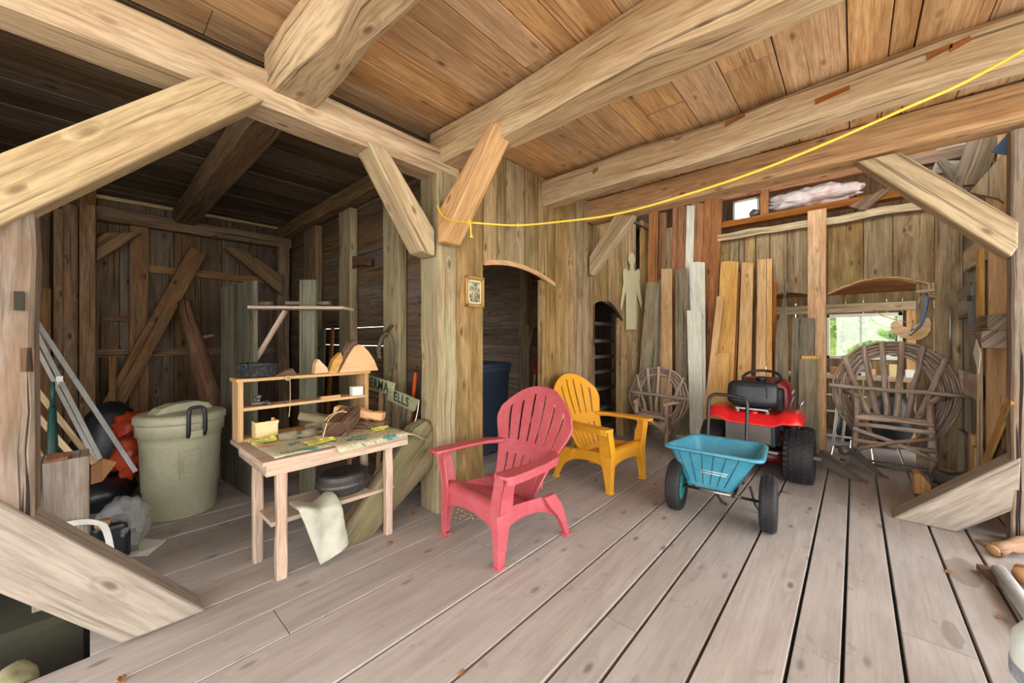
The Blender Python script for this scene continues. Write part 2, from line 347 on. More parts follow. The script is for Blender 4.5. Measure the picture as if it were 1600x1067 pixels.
    def build(s, name, mat, parent=None, local=False, bevel=0, sub=0, solid=0, seg=2, org=None, split=False):
        V = s.V
        if local: o0 = Vector()
        elif parent is not None: o0 = Vector()
        else:
            lo = Vector([min(v[i] for v in V) for i in range(3)]); hi = Vector([max(v[i] for v in V) for i in range(3)])
            o0 = Vector(((lo.x+hi.x)/2, (lo.y+hi.y)/2, lo.z)) if org is None else Vector(org)
        if parent is not None and not local: o0 = WO[parent.name].copy()
        me = bpy.data.meshes.new(name); me.from_pydata([v-o0 for v in V], [], s.Fc)
        ul = me.uv_layers.new(name='UVMap'); vl = me.uv_layers.new(name='var'); li = 0
        ua = []; va = []
        for f, u, r in zip(s.Fc, s.U, s.R):
            for p in u: ua += [p[0], p[1]]; va += [r[0], r[1]]
        ul.data.foreach_set('uv', ua); vl.data.foreach_set('uv', va)
        me.polygons.foreach_set('use_smooth', s.S)
        mm = mat if isinstance(mat, bpy.types.Material) else M[mat]
        me.materials.append(mm)
        o = bpy.data.objects.new(name, me); C.objects.link(o)
        if parent is not None:
            o.parent = parent; WO[o.name] = o0
        else: o.location = o0; WO[o.name] = o0
        if solid: q = o.modifiers.new('solid', 'SOLIDIFY'); q.thickness = solid; q.offset = 0
        if split: q = o.modifiers.new('split', 'EDGE_SPLIT'); q.split_angle = .8
        if sub: q = o.modifiers.new('sub', 'SUBSURF'); q.levels = sub; q.render_levels = sub
        if bevel: q = o.modifiers.new('bevel', 'BEVEL'); q.width = bevel; q.segments = seg; q.limit_method = 'ANGLE'; q.angle_limit = .7
        return o
def tag(o, label, cat, group=None, kind=None):
    if label: o['label'] = label
    if cat: o['category'] = cat
    if group: o['group'] = group
    if kind: o['kind'] = kind
    return o
def struct(o): o['kind'] = 'structure'; return o
def empty(name, loc, label, cat, group=None, rz=0.0):
    o = bpy.data.objects.new(name, None); C.objects.link(o); o.location = loc; o.rotation_euler = (0, 0, rz); o.empty_display_size = .1
    WO[o.name] = Vector(loc); return tag(o, label, cat, group)
def sm(t): t = max(0, min(1, t)); return t*t*(3-2*t)
def lerp(a, b, t): return a+(b-a)*t
def curve(pts, n=8):
    P = [Vector(p) for p in pts]; P = [P[0]*2-P[1]]+P+[P[-1]*2-P[-2]]; out = []
    for i in range(1, len(P)-2):
        for k in range(n):
            t = k/n; a, b, c, d = P[i-1:i+3]
            out.append(.5*((2*b)+(c-a)*t+(2*a-5*b+4*c-d)*t*t+(3*b-a-3*c+d)*t**3))
    out.append(P[-2]); return out

# =====================================================================
# THE SETTING
# =====================================================================
XW = -2.30; YB = 5.75; XR = .78; XF = -6.2; ZC = 2.9
# yard outside and the dark ground under the barn, with added skirts that block light
m = MB(); m.add([(-30, -30, -.62), (30, -30, -.62), (30, 40, -.62), (-30, 40, -.62)], [[0, 1, 2, 3]], [[(0, 0), (1, 0), (1, 1), (0, 1)]])
g_ = struct(m.build('ground', 'bounce_yard'))
m = MB(); m.box((-6.6, -1.6, -.6), (-2.2, .6, -.5)); m.box((-2.2, -3.5, -.5), (2.4, 7.3, -.45)); m.box((-6.6, -1.7, -.6), (-2.3, -1.6, 0), 0); m.box((-2.36, -3.6, -.6), (-2.33, -.1, -.06), 1); m.box((-3.3, -1.5, -.45), (-2.72, -.02, .02)); struct(m.build('soil_and_light_skirts', 'soil'))
# floor of loose wide planks running to the back
m = MB()
def fboard(x0, x1, y0, y1, gap=.011, z=0.0):
    m.newr(); j = random.uniform(-.003, .003)
    cuts = [y0]
    y = y0+random.uniform(.8, 3.2)
    while y < y1-.6: cuts.append(y); y += random.uniform(1.8, 3.6)
    cuts.append(y1)
    for a, b in zip(cuts, cuts[1:]):
        m.newr(); m.box((x0+gap/2, a+.002, z-.045+j), (x1-gap/2, b-.002, z+j), 1, ch=.003)
seams = [-2.33, -2.08, -1.85, -1.464, -1.14, -.876, -.72, -.475, -.2, -.038, .146, .38, .56, .78, 1.02, 1.25, 1.5, 1.75, 2.0, 2.25, 2.5]
for i, (a, b) in enumerate(zip(seams, seams[1:])): fboard(a, b, -3.6, 7.3, .005 if i < 3 else .013)
x = -2.33
while x > -6.3:
    w = random.uniform(.2, .3); fboard(x-w, x, 0.0, 5.8, .006); x -= w
struct(m.build('floor', 'floor'))
m = MB(); m.box((-6.3, -1.2, -.6), (-6.2, 6, -.05)); m.box((-2.4, -3.65, -.6), (2.5, -3.6, -.05)); struct(m.build('trim_2', 'beamdark'))
# ceiling boards
m = MB()
def cboards(x0, x1, y0, y1, z, wmin=.2, wmax=.3, given=None, zf=None):
    x = x0; xs = list(given or [])
    while x < x1:
        nx = xs.pop(0) if xs else min(x1, x+random.uniform(wmin, wmax)); y = y0
        while y < y1:
            ny = min(y1, y+random.uniform(2.6, 4.5)) if y1-y > 2 else y1
            m.newr(); j = random.uniform(0, .01); m.box((x+.002, y+.002, z+j), (nx-.004, ny-.002, z+.03+j), 1, ch=.002); y = ny
        x = nx
cboards(-2.56, 2.9, -3.6, 4.0, ZC, given=[-2.33, -2.1, -1.88, -1.645, -1.45, -1.26, -1.12, -.853, -.6, -.333, -.03, .14, .242, .5])  # extended unseen behind the camera to keep sky light off the foreground
m.box((-2.4, -3.6, ZC+.045), (2.9, 4.0, ZC+.06))
struct(m.build('ceiling', 'ceil'))
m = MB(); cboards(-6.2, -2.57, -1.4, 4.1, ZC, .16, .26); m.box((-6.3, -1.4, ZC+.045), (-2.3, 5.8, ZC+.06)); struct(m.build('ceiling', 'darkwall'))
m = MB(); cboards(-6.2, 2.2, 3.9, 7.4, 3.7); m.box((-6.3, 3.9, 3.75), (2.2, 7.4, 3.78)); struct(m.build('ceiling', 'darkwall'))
# left wall of vertical boards with two arched openings
def arch(y, pts):
    for (a, za), (b, zb) in zip(pts, pts[1:]):
        if a <= y <= b: return za+(zb-za)*(y-a)/(b-a)
    return pts[0][1] if y < pts[0][0] else pts[-1][1]
A1 = [(2.195, 1.925), (2.35, 1.955), (2.55, 1.97), (2.75, 1.955), (2.9, 1.93), (3.08, 1.885)]
A2 = [(4.034, 1.70), (4.12, 1.75), (4.25, 1.775), (4.4, 1.76), (4.6, 1.70), (4.82, 1.56)]
def vb(m, y0, y1, zb, zt, X=XW, t=.028, axis='X'):
    # a vertical board; zb may be an arch
    m.newr(); n = 5 if not isinstance(zb, (int, float)) else 1; g = .003
    g = .0045; y0 += g; y1 -= g
    bot = [(y0+(y1-y0)*i/n, (arch(y0+(y1-y0)*i/n, zb) if n > 1 else zb)) for i in range(n+1)]
    pts = bot+[(y1, zt), (y0, zt)]
    if axis == 'X': m.prism([(X, a, b) for a, b in pts], (-t, 0, 0), (0, 0, 1))
    else: m.prism([(a, X, b) for a, b in pts], (0, t, 0), (0, 0, 1))
m = MB()
vb(m, 1.905, 2.195, 0, ZC)
for a, b in zip([2.195, 2.47, 2.73, 2.93], [2.47, 2.73, 2.93, 3.08]): vb(m, a, b, A1, ZC)
for a, b in zip([3.08, 3.22, 3.38, 3.62], [3.22, 3.38, 3.62, 3.86]): vb(m, a, b, 0, ZC)
for a, b in zip([4.034, 4.2, 4.42, 4.62], [4.2, 4.42, 4.62, 4.82]): vb(m, a, b, A2, 3.05, XW-.03)
vb(m, 3.88, 4.034, 0, 3.05, XW-.03)
for a, b in zip([4.82, 4.95, 5.1, 5.24, 5.42, 5.58], [4.95, 5.1, 5.24, 5.41, 5.57, 5.76]): vb(m, a, b, 0, 3.05 if b != 5.41 else 2.25, XW-.03)
struct(m.build('wall_left', 'wall'))
m = MB(); m.newr(); m.box((XW-.045, 4.8, 0), (XW-.12, 4.84, 1.6)); m.box((XW-.045, 3.98, 0), (XW-.12, 4.02, 1.7)); m.box((XW-.03, 3.04, 0), (XW-.09, 3.09, 1.9)); m.box((XW-.03, 2.15, 0), (XW-.09, 2.2, 1.9)); struct(m.build('trim_3', 'wall'))
# arch batten over the doorway
m = MB(); P = [(y, arch(y, A1)) for y in [2.2+.1*i for i in range(9)]+[3.08]]+[(3.2, 1.85)]
m.prism([(XW+.001, y, z+.03) for y, z in P]+[(XW+.001, y, z-.012) for y, z in P[::-1]], (.018, 0, 0)); struct(m.build('trim_4', 'newbeam'))
# partitions of horizontal planks (behind the table, and behind the doorway)
def hwall(name, Y, x0, x1, z1, mat, slits=(), t=.03):
    m = MB(); z = 0; 
    while z < z1:
        nz = min(z1, z+random.uniform(.17, .26)); m.newr(); g = .001
        for s_ in slits:
            if z < s_ < nz+.05: nz = s_; g = .0045
        m.box((x0, Y, z), (x1, Y+t, nz-g), 0, ch=.0005); z = nz
    return m
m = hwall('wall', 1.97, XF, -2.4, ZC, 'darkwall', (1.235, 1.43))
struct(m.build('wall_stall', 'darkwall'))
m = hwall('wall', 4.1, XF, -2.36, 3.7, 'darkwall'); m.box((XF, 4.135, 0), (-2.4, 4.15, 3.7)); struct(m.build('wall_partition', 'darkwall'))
# far wall of the left bays
m = MB(); y = -1.4
while y < 2.1:
    w = random.uniform(.17, .27); vb(m, y, y+w, 0, 3.0, XF); y += w
m.newr(); m.box((XF-.05, -1.4, 0), (XF-.035, 2.1, 3.7), 1)
for a_, b_, z_ in ((2.1, 2.5, 0), (2.5, 3.7, 2.0), (3.7, 5.8, 0)): m.newr(); m.box((XF-.03, a_, z_), (XF, b_, 3.0), 2)  # doorway gap added out of view to let daylight into the stall
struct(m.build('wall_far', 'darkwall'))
m = MB()
for zz in (2.08, 1.1): m.newr(); m.box((XF, .45 if zz > 2 else -.1, zz), (XF+.05, 1.9, zz+.09))
m.newr(); m.box((XF, .1, 1.5), (XF+.05, .43, 1.57)); struct(m.build('trim_5', 'baywood'))
m = MB(); y = -6.25; 
while y < -2.9:
    w = random.uniform(.17, .27); vb(m, y, y+w, 0, 3.0, -1.2, axis='Y'); y += w
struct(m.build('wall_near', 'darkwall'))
# back wall with two arches
B1 = [(-.95, 1.6), (-.82, 1.85), (-.6, 1.88), (-.42, 1.84)]
B2 = [(-.24, 1.83), (-.1, 1.90), (.05, 1.955), (.2, 1.975), (.35, 1.96), (.6, 1.86)]
m = MB(); y = -2.3
while y < -1.0:
    w = random.uniform(.12, .2); y2 = min(-.95, y+w); vb(m, y, y2, 0, 2.95 if y < -1.45 else 2.64, YB, axis='Y'); y = y2
for a, b in zip([-.95, -.8, -.62], [-.8, -.62, -.42]): vb(m, a, b, B1, 2.64, YB, axis='Y')
for a, b in zip([-.24, .07, .3], [.07, .3, .6]): vb(m, a, b, B2, 2.64, YB, axis='Y')
vb(m, .6, .79, 0, 2.7, YB, axis='Y'); vb(m, .47, .6, 0, 1.9, YB+.03, axis='Y')
struct(m.build('wall_back', 'wall'))
m = MB(); m.newr(); m.box((XF, YB, 0), (-2.31, YB+.03, 3.7), 2); struct(m.build('wall_back', 'darkwall'))
m = MB(); m.newr(); m.prism([(x_, YB-.004, arch(x_, B2)-.012) for x_ in (-.24, -.1, .05, .2, .35, .6)]+[(x_, YB-.004, arch(x_, B2)+.004) for x_ in (.6, .35, .2, .05, -.1, -.24)], (0, .16, 0), (1, 0, 0)); struct(m.build('trim_6', 'newbeam'))
# loft gable and rear lean-to room behind the back wall
m = MB()
y = -2.4
WX0, WX1, WZ0, WZ1 = -.32, .47, 1.02, 1.66
while y < 2.2:
    w = random.uniform(.16, .24); b = min(y+w, 2.2)
    if b > WX0 and y < WX1:
        if y < WX0: b = WX0
        elif b > WX1: b = WX1
        vb(m, y, b, 0, WZ0, 7.25, axis='Y'); vb(m, y, b, WZ1, 1.95, 7.25, axis='Y')
    else: vb(m, y, b, 0, 1.95, 7.25, axis='Y')
    y = b
struct(m.build('wall_rear', 'wall'))
# the sloping lean-to roof above the rear room
m = MB(); x = -2.4
y = 5.83
while y < 7.3:
    m.newr(); z = lambda q: 2.45-(q-5.83)*.36
    m.prism([(-2.4, y+.003, z(y)), (-2.4, y+.2, z(y+.2)), (2.2, y+.2, z(y+.2)), (2.2, y+.003, z(y))], (0, 0, .03), (1, 0, 0)); y += .205
struct(m.build('ceiling', 'orange'))
LW = [pY(1146, 316, 7.3), pY(1186, 344, 7.3)]
m = MB(); x = -2.4
a, b = LW[0].x, LW[1].x; z0, z1 = LW[1].z, LW[0].z
m.newr(); m.box((-6.2, 7.3, 1.95), (a, 7.33, 3.75), 2); m.newr(); m.box((b, 7.3, 1.95), (2.2, 7.33, 3.75), 2); m.newr(); m.box((a, 7.3, 1.95), (b, 7.33, z0), 0); m.newr(); m.box((a, 7.3, z1), (b, 7.33, 3.75), 0)
struct(m.build('wall_gable', 'darkwall'))
w = empty('window_2', (a, 7.3, z0), None, None); w['kind'] = 'structure'
m = MB(); e = .03
for p, q in (((a, 7.27, z0), (a+e, 7.33, z1)), ((b-e, 7.27, z0), (b, 7.33, z1)), ((a, 7.27, z0), (b, 7.33, z0+e)), ((a, 7.27, z1-e), (b, 7.33, z1))): m.box(p, q)
m.build('window_frame', 'white', w); m = MB(); m.box((a+e, 7.3, z0+e), (b-e, 7.305, z1-e)); m.build('window_pane', 'glass', w)
# rear window
w = empty('window_1', (WX0, 7.25, WZ0), None, None); w['kind'] = 'structure'
m = MB(); e = .045; mx_ = .06
for p, q in (((WX0, 7.2, WZ0), (WX0+e, 7.28, WZ1)), ((WX1-e, 7.2, WZ0), (WX1, 7.28, WZ1)), ((WX0, 7.2, WZ0), (WX1, 7.28, WZ0+e)), ((WX0, 7.2, WZ1-e), (WX1, 7.28, WZ1)), ((mx_-.012, 7.22, WZ0), (mx_+.012, 7.26, WZ1))): m.box(p, q)
m.build('window_frame', 'white', w); m = MB(); m.box((WX0+e, 7.24, WZ0+e), (WX1-e, 7.245, WZ1-e)); m.build('window_pane', 'glass', w)
m = MB(); m.newr(); m.box((-2.0, 7.1, 1.68), (1.9, 7.24, 1.80), 0); struct(m.build('trim_7', 'brace'))
m = MB(); m.newr(); m.box((.5, 7.15, .0), (.6, 7.25, 1.7)); struct(m.build('trim_8', 'newbeam'))
# right wall between the bent and the back wall
m = MB()
vb(m, 4.06, 4.82, 0, 2.9, XR, -.02)
struct(m.build('wall_right', 'ply'))
m = MB(); y = 4.82
for w_ in (.22, .2, .26, .3): vb(m, y, y+w_, 0, 2.62, XR+.01, -.03); y += w_
m.newr(); m.box((XR+.05, 4.06, 0), (XR+.07, 5.75, 2.62), 2); m.newr(); m.box((1.9, 5.9, 0), (1.93, 7.4, 2.4), 2); struct(m.build('wall_right', 'greyb'))

# =====================================================================
# TIMBER FRAME
# =====================================================================
def timber(name, mat, label, cat, fn, group=None, bevel=.008):
    m = MB(); fn(m); return tag(m.build(name, mat, bevel=bevel), label, cat, group)
def T(name, a, b, w, h, mat, label, cat='beam', up=(0, 0, 1), seg=14, jit=.012, ch=None, w2=None, h2=None, group=None):
    m = MB(); m.bar(a, b, w, h, up, seg, jit, ch, w2, h2); return tag(m.build(name, mat), label, cat, group)
# posts
T('timber_post', (-2.41, 1.82, 0), (-2.41, 1.82, 2.56), .22, .18, 'post', 'weathered square post beside the doorway with the picture frame', 'post', up=(0, 1, 0), seg=16, jit=.008, ch=.008)
T('timber_post', (-2.46, -.34, .42), (-2.46, -.34, 1.93), .28, .4, 'greypost', 'thick grey post at the left edge with a mortise hole', 'post', up=(0, 1, 0), seg=10, jit=.006, ch=.012)
T('timber_post', (.845, 3.96, 0), (.845, 3.96, 2.62), .22, .12, 'greypost', 'pale grey post at the right edge carrying a corner brace', 'post', up=(0, 1, 0), seg=14, jit=.008, ch=.01)
T('timber_post', (-.33, YB-.06, 0), (-.33, YB-.06, 2.80), .17, .1, 'newbeam', 'brown sawn post between leaning boards and rear window opening', 'post', up=(0, 1, 0), seg=8, jit=.004)
T('timber_post', (-6.08, -.02, 0), (-6.08, -.02, 2.9), .12, .14, 'baywood', 'slim brown post in the corner of the dark left bay', 'post', up=(0, 1, 0), seg=8, jit=.004)
T('timber_post', (-6.1, 1.85, 0), (-6.1, 1.85, 2.65), .15, .15, 'beamdark', 'dark corner post at the far right of the dark bay', 'post', up=(0, 1, 0), seg=8)
a = pX(206, 400, XF+.1); T('timber_post', (XF+.06, a.y+.06, 0), (XF+.06, a.y+.06, 2.65), .08, .16, 'baywood', 'brown plank stud on the dark bay wall behind the diagonal board', 'post', up=(0, 1, 0), seg=6, jit=.004)
# wall studs behind the table
for x0, x1, Y, l in ((528, 546, 1.93, 'grey stud behind the table between shelf end and hanging rope'), (597, 622, 1.93, 'pale stud behind the table with the twisted rope hung on it'), (474, 492, 1.93, 'orange brown stud in the dark bay above the mossy upright')):
    a = pY(x0, 500, Y-.06).x; b = pY(x1, 500, Y-.06).x
    T('wall_stud', ((a+b)/2, Y-.01, 0), ((a+b)/2, Y-.01, 2.72), abs(b-a), .08, 'post' if x0 > 500 else 'baywood', l, 'post', up=(0, 1, 0), seg=8, jit=.004)
# tie beam running back along the left
T('tie_beam', (-2.41, -1.2, 2.615), (-2.41, 1.93, 2.635), .22, .2, 'beam', 'long tie beam running along the left from above the camera to the post', ch=.015, seg=20)
T('tie_beam', (-2.42, 1.95, 2.80), (-2.42, 3.95, 2.80), .1, .16, 'beamdark', 'short beam above the framed doorway boards inside the stall', ch=.015)
# joists
T('ceiling_joist', (-2.36, .76, 2.74), (2.4, .76, 2.76), .27, .26, 'beam', 'rough hewn joist end resting on tie beam, nearest the camera', ch=.045, jit=.03)
T('ceiling_joist', (-2.42, 1.87, 2.755), (2.4, 1.87, 2.745), .25, .28, 'beam', 'pale hewn ceiling joist whose end sits over the doorway post', ch=.03, jit=.035)
T('ceiling_joist', (-2.36, 3.09, 2.755), (2.4, 3.09, 2.765), .2, .25, 'beam', 'hewn joist with old mortise notches, middle of the ceiling', ch=.035, jit=.03)
T('ceiling_beam', (-2.3, 3.95, 2.775), (1.6, 3.95, 2.775), .2, .235, 'newbeam', 'knotty orange sawn beam spanning to the right post', jit=.006, ch=.006)
T('ceiling_joist', (-2.5, .78, 2.79), (XF, .78, 2.79), .2, .2, 'beamdark', 'dark grey joist crossing the ceiling of the left bay', ch=.02)
# plates in the left bay
T('wall_plate', (XF+.1, -.05, 2.66), (XF+.1, 1.95, 2.68), .13, .15, 'beamdark', 'horizontal dark beam on the far wall of the left bay', seg=10)
T('wall_plate', (XF, 1.88, 2.82), (-2.5, 1.88, 2.82), .15, .16, 'beamdark', 'brown plate beam over the plank wall behind the table', seg=10)
T('wall_plate', (XF+.03, -.1, 2.86), (XF+.03, 1.9, 2.9), .06, .04, 'brace', 'thin pale batten above the far dark beam', seg=4, jit=.003)
# plates at the back
T('wall_plate', (-1.38, YB-.04, 2.665), (.6, YB-.04, 2.665), .07, .085, 'brace', 'pale pole plate over the back wall boards', seg=16, jit=.02)
T('wall_plate', (-1.45, YB+.02, 2.84), (.8, YB+.02, 2.84), .14, .08, 'orange', 'orange brown beam under the loft clutter', seg=6, jit=.003)
T('wall_plate', (-1.4, YB+.1, 3.25), (1.5, YB+.1, 3.2), .12, .12, 'orange', 'upper orange rail above the little loft window', seg=6, jit=.003)
T('loft_stud', (pY(1194, 300, YB).x, YB+.02, 2.88), (pY(1194, 300, YB).x, YB+.02, 3.2), .09, .06, 'orange', 'short brown stud between loft window and plastic sheeting', 'post', up=(0, 1, 0), seg=4, jit=.002)
# braces: outline on the face plane, then thickness
def brace(name, pts, dv, mat, label, bev=.012, cat='brace'):
    m = MB(); m.newr(); m.prism(pts, dv); return tag(m.build(name, mat, bevel=bev), label, cat)
f = lambda l, X: [pX(a, b, X) for a, b in l]; fy = lambda l, Y: [pY(a, b, Y) for a, b in l]
brace('corner_brace', f([(-120, 285), (320, 113), (415, 155), (-120, 408)], -2.27), (-.17, 0, 0), 'brace', 'broad pale brace rising from the left edge post to the tie beam')
brace('corner_brace', f([(-60, 748), (0, 785), (322, 955), (190, 1007), (-60, 905)], -2.295), (-.19, 0, 0), 'lowbrace', 'broad pale floor brace lying at the lower left corner')
brace('corner_brace', f([(572, 217), (606, 233), (680, 360), (680, 400), (660, 392)], -2.30), (-.17, 0, 0), 'brace', 'splintered pale brace from tie beam down to the doorway post, above the table')
brace('corner_brace', [pY(762, 192, 1.70), pY(806, 208, 1.88)+Vector((.0, -.18, 0)), pY(722, 384, 1.88)+Vector((0, -.18, 0)), pY(684, 380, 1.70), pY(683, 332, 1.70)], (0, .17, 0), 'newbeam', 'smooth orange brace with the yellow rope tied round it')
brace('corner_brace', fy([(960, 335), (990, 335), (924, 430), (920, 428), (920, 402)], 3.87), (0, .11, 0), 'brace', 'small pale brace at the far end of the doorway wall')
brace('corner_brace', fy([(1338, 252), (1405, 236), (1592, 345), (1592, 385), (1580, 402)], 3.87), (0, .16, 0), 'brace', 'wide pale brace between right post and knotty beam')
brace('corner_brace', [(.2, 3.90, 0), (.51, 3.90, 0), (.775, 3.90, .25), (.775, 3.90, .57)], (0, .2, 0), 'lowbrace', 'pale floor brace wedged against the right post')
brace('corner_brace', f([(524, 852), (572, 853), (680, 728), (680, 668), (668, 655), (648, 668)], -2.355), (-.13, 0, 0), 'moss', 'mossy green weathered timber leaning beside the table', .03)
brace('corner_brace', f([(150, 375), (165, 365), (222, 365), (150, 411)], XF+.14), (.09, 0, 0), 'baywood', 'short brown brace under the far dark beam, left corner')
brace('corner_brace', f([(348, 388), (375, 388), (440, 432), (438, 462)], XF+.16), (.09, 0, 0), 'beamdark', 'grey brown brace in the right corner of the dark bay')
brace('corner_brace', fy([(1385, 292), (1420, 270), (1350, 330), (1325, 322)], YB-.1), (0, .08, 0), 'beamdark', 'small dark brace leaning in the loft beside the plastic sheeting')
# diagonal board in the left bay
m = MB(); a = pX(172, 640, -5.95); b = pX(309, 392, XF+.12); m.bar(a, b, .045, .17, (0, .8, -1) , 4, .003); 
tag(m.build('leaning_plank', 'baywood'), 'long brown board slanting across the dark bay wall', 'plank')
# peg holes and mortises
m = MB(); p = pX(30, 470, -2.297); m.box((-2.31, p.y-.012, p.z-.035), (-2.292, p.y+.012, p.z+.035)); o = m.build('mortise_hole', 'soil'); tag(o, 'small dark mortise in the thick grey left post', 'hole')
for px, py, w_ in ((1148, 188, .12), (1468, 82, .09), (1300, 150, .16), (930, 267, .05), (1500, 70, .07)):
    m = MB(); p = pY(px, py, 2.985); h = .02
    m.prism([(p.x-w_/2, 2.983, p.z-h), (p.x+w_/2, 2.983, p.z+h*.2), (p.x+w_/2, 2.983, p.z+h*1.5), (p.x-w_/2, 2.983, p.z+h*.7)], (0, .02, 0))
    tag(m.build('mortise_notch', 'orange'), {1148: 'old mortise notch near the middle of the notched joist', 1468: 'square mortise notch high on the notched joist', 1300: 'large triangular gouge in the notched joist', 930: 'small notch near the left end of the notched joist', 1500: 'tenon patch beside the square notch of the joist'}[px], 'notch')
#@@PART2
# =====================================================================
# CHAIRS
# =====================================================================
def adirondack(name, mat, label, loc, rz):
    t = empty(name, loc, label, 'chair', None, rz)
    # backrest: a fanned sheet with two tiers of slots
    NS = 7; us = []; slots = []
    for i in range(NS):
        a = -1+2*i/NS; b = -1+2*(i+1)/NS; g = .03
        l = a+(g if i else 0); r = b-(g if i < NS-1 else 0)
        us += [l, (l+r)/2, r]
        if i < NS-1: slots.append((r, b+g))
    vs = sorted(set([0, .05, .1, .2, .29, .33, .37, .41, .46, .52, .6, .68, .76, .83, .88, .93, .97, 1.0]))
    def bf(u, v):
        hw = .195+.16*sm(v/.85)-.02*sm((v-.85)/.15)
        H = 1-.24*abs(u)**2.2*sm((v-.3)/.7)
        vv = v*H
        z = .235+.71*vv; y = .10+.27*vv+.03*math.sin(vv*3)-.045*u*u
        rib = 0
        return Vector((u*hw, y, z))
    def sk(u, v):
        for a, b in slots:
            if a < u < b:
                lim = .93-.08*abs(u)
                return .05 < v < .33 or .46 < v < lim
        return False
    m = MB(); m.grid(bf, 0, 0, sk, True, us, vs)
    o = m.build('backrest', mat, t, True, solid=.009, split=True)
    m = MB(); rim = [bf(-1, v) for v in vs[2:]]+[bf(u, 1) for u in us[1:-1]]+[bf(1, v) for v in vs[::-1][:-2]]
    m.tube(curve(rim, 2), .009, 6); m.build('rim', mat, o, True)
    # seat
    us2 = []; sl2 = []
    for i in range(NS):
        a = -1+2*i/NS; b = -1+2*(i+1)/NS; g = .028; l = a+(g if i else 0); r = b-(g if i < NS-1 else 0); us2 += [l, (l+r)/2, r]
        if i < NS-1: sl2.append((r, b+g))
    prof = [(.13, .235), (.06, .243), (-.02, .262), (-.1, .29), (-.17, .32), (-.225, .343), (-.262, .35), (-.287, .342), (-.30, .322), (-.302, .295)]
    v2 = [i/(len(prof)-1) for i in range(len(prof))]
    def sf(u, v):
        i = min(int(v*(len(prof)-1)+1e-6), len(prof)-2); f_ = v*(len(prof)-1)-i; y = lerp(prof[i][0], prof[i+1][0], f_); z = lerp(prof[i][1], prof[i+1][1], f_)
        return Vector((u*lerp(.19, .262, sm(v*1.2)), y, z-.012*(1-u*u)*(1-v)))
    m = MB(); m.grid(sf, 0, 0, lambda u, v: any(a < u < b for a, b in sl2) and .04 < v < .5, True, us2, v2); m.build('seat', mat, t, True, solid=.010, split=True)
    # front apron with arch
    m = MB(); n = 14; top = [(-.265+.53*i/n) for i in range(n+1)]
    pts = [(x, -.303, .305) for x in top]+[(x, -.303, .17+.075*(1-(abs(x)/.265)**2.6)) for x in top[::-1]]
    m.prism(pts, (0, .012, 0)); m.build('apron', mat, t, True, bevel=.003)
    for s in (-1, 1):
        # side skirt with arch between the legs
        m = MB(); ys = [-.30+.50*i/10 for i in range(11)]
        pts = [(s*.262, y, .325-.03*sm((y+.3)/.5)) for y in ys]+[(s*.262, y, .16+.075*(1-abs((y+.05)/.25)**2.5)-.02*sm((y+.3)/.5)) for y in ys[::-1]]
        m.prism(pts, (-s*.012, 0, 0)); m.build('side_skirt', mat, t, True, bevel=.003)
        # front leg carries the arm: L-shaped channel
        m = MB()
        fo = lambda z: s*(.285-.012*z/.5+(.055*sm((z-.3)/.24) if z > .3 else 0))
        zz = [0, .05, .17, .3, .4, .5, .545]; wd = [.034, .036, .045, .062, .06, .062, .07]
        L = [(fo(z)-s*w, -.315+.0*z, z) for z, w in zip(zz, wd)]; R = [(fo(z)+s*.0, -.315, z) for z, w in zip(zz, wd)]
        L = [(fo(z)-s*w*1.15, -.318, z) for z, w in zip(zz, wd)]
        m.prism(L+R[::-1], (0, .014, 0))
        dp = [.055, .062, .085, .12, .11, .10, .12]
        m.prism([(fo(.0) if 0 else fo(z), -.318, z) for z in zz][:4]+[(fo(.3), -.318+dp[3], .3), (fo(.3), -.318+dp[2], .17), (fo(.3), -.318+dp[1], .05), (fo(.3), -.318+dp[0], 0)], (-s*.012, 0, 0))
        up = [(fo(z), z, d) for z, d in zip(zz[3:], dp[3:])]
        m.rings([[Vector((x, -.318, z)), Vector((x, -.318+d, z)), Vector((x-s*.012, -.318+d, z)), Vector((x-s*.012, -.318, z))] for x, z, d in up])
        m.box((fo(0)-s*.045, -.325, 0), (fo(0)+s*.008, -.265, .014), ch=.003)
        m.build('leg', mat, t, True, bevel=.003)
        # rear leg
        m = MB(); rr = []
        for z, y, w, d in ((0, .285, .036, .04), (.012, .283, .036, .04), (.1, .25, .04, .052), (.17, .215, .042, .075), (.23, .175, .036, .11), (.30, .125, .03, .10)):
            x = s*(.272+(.3-z)*.06); rr.append([Vector((x-w/2, y-d/2, z)), Vector((x+w/2, y-d/2, z)), Vector((x+w/2, y+d/2, z)), Vector((x-w/2, y+d/2, z))])
        m.rings(rr); m.box((s*.29-.028, .255, 0), (s*.29+.028, .315, .012), ch=.003); m.build('leg', mat, t, True, bevel=.004)
        # arm: wide at the front, narrowing to the back
        m = MB(); out = [(.285, -.345), (.335, -.355), (.385, -.34), (.395, -.29), (.388, -.15), (.375, .0), (.345, .13), (.29, .21), (.235, .235), (.215, .20), (.245, .14), (.272, .04), (.282, -.1), (.278, -.3)]
        zt = lambda y: .548+.012*sm((y+.1)/.3)
        m.prism([(s*x, y, .535) for x, y in out], (0, 0, .022)); m.build('armrest', mat, t, True, bevel=.007, seg=3)
        m = MB(); o_ = [(x, y) for x, y in out[2:9]]
        m.rings([[Vector((s*x, y, .54)), Vector((s*x, y, .51-.0*y)), Vector((s*(x-.01), y, .51)), Vector((s*(x-.01), y, .54))] for x, y in o_])
        m.build('arm_flange', mat, t, True)
    m = MB(); m.box((-.18, .16, .30), (.18, .172, .34)); m.build('back_rail', mat, t, True)
    return t
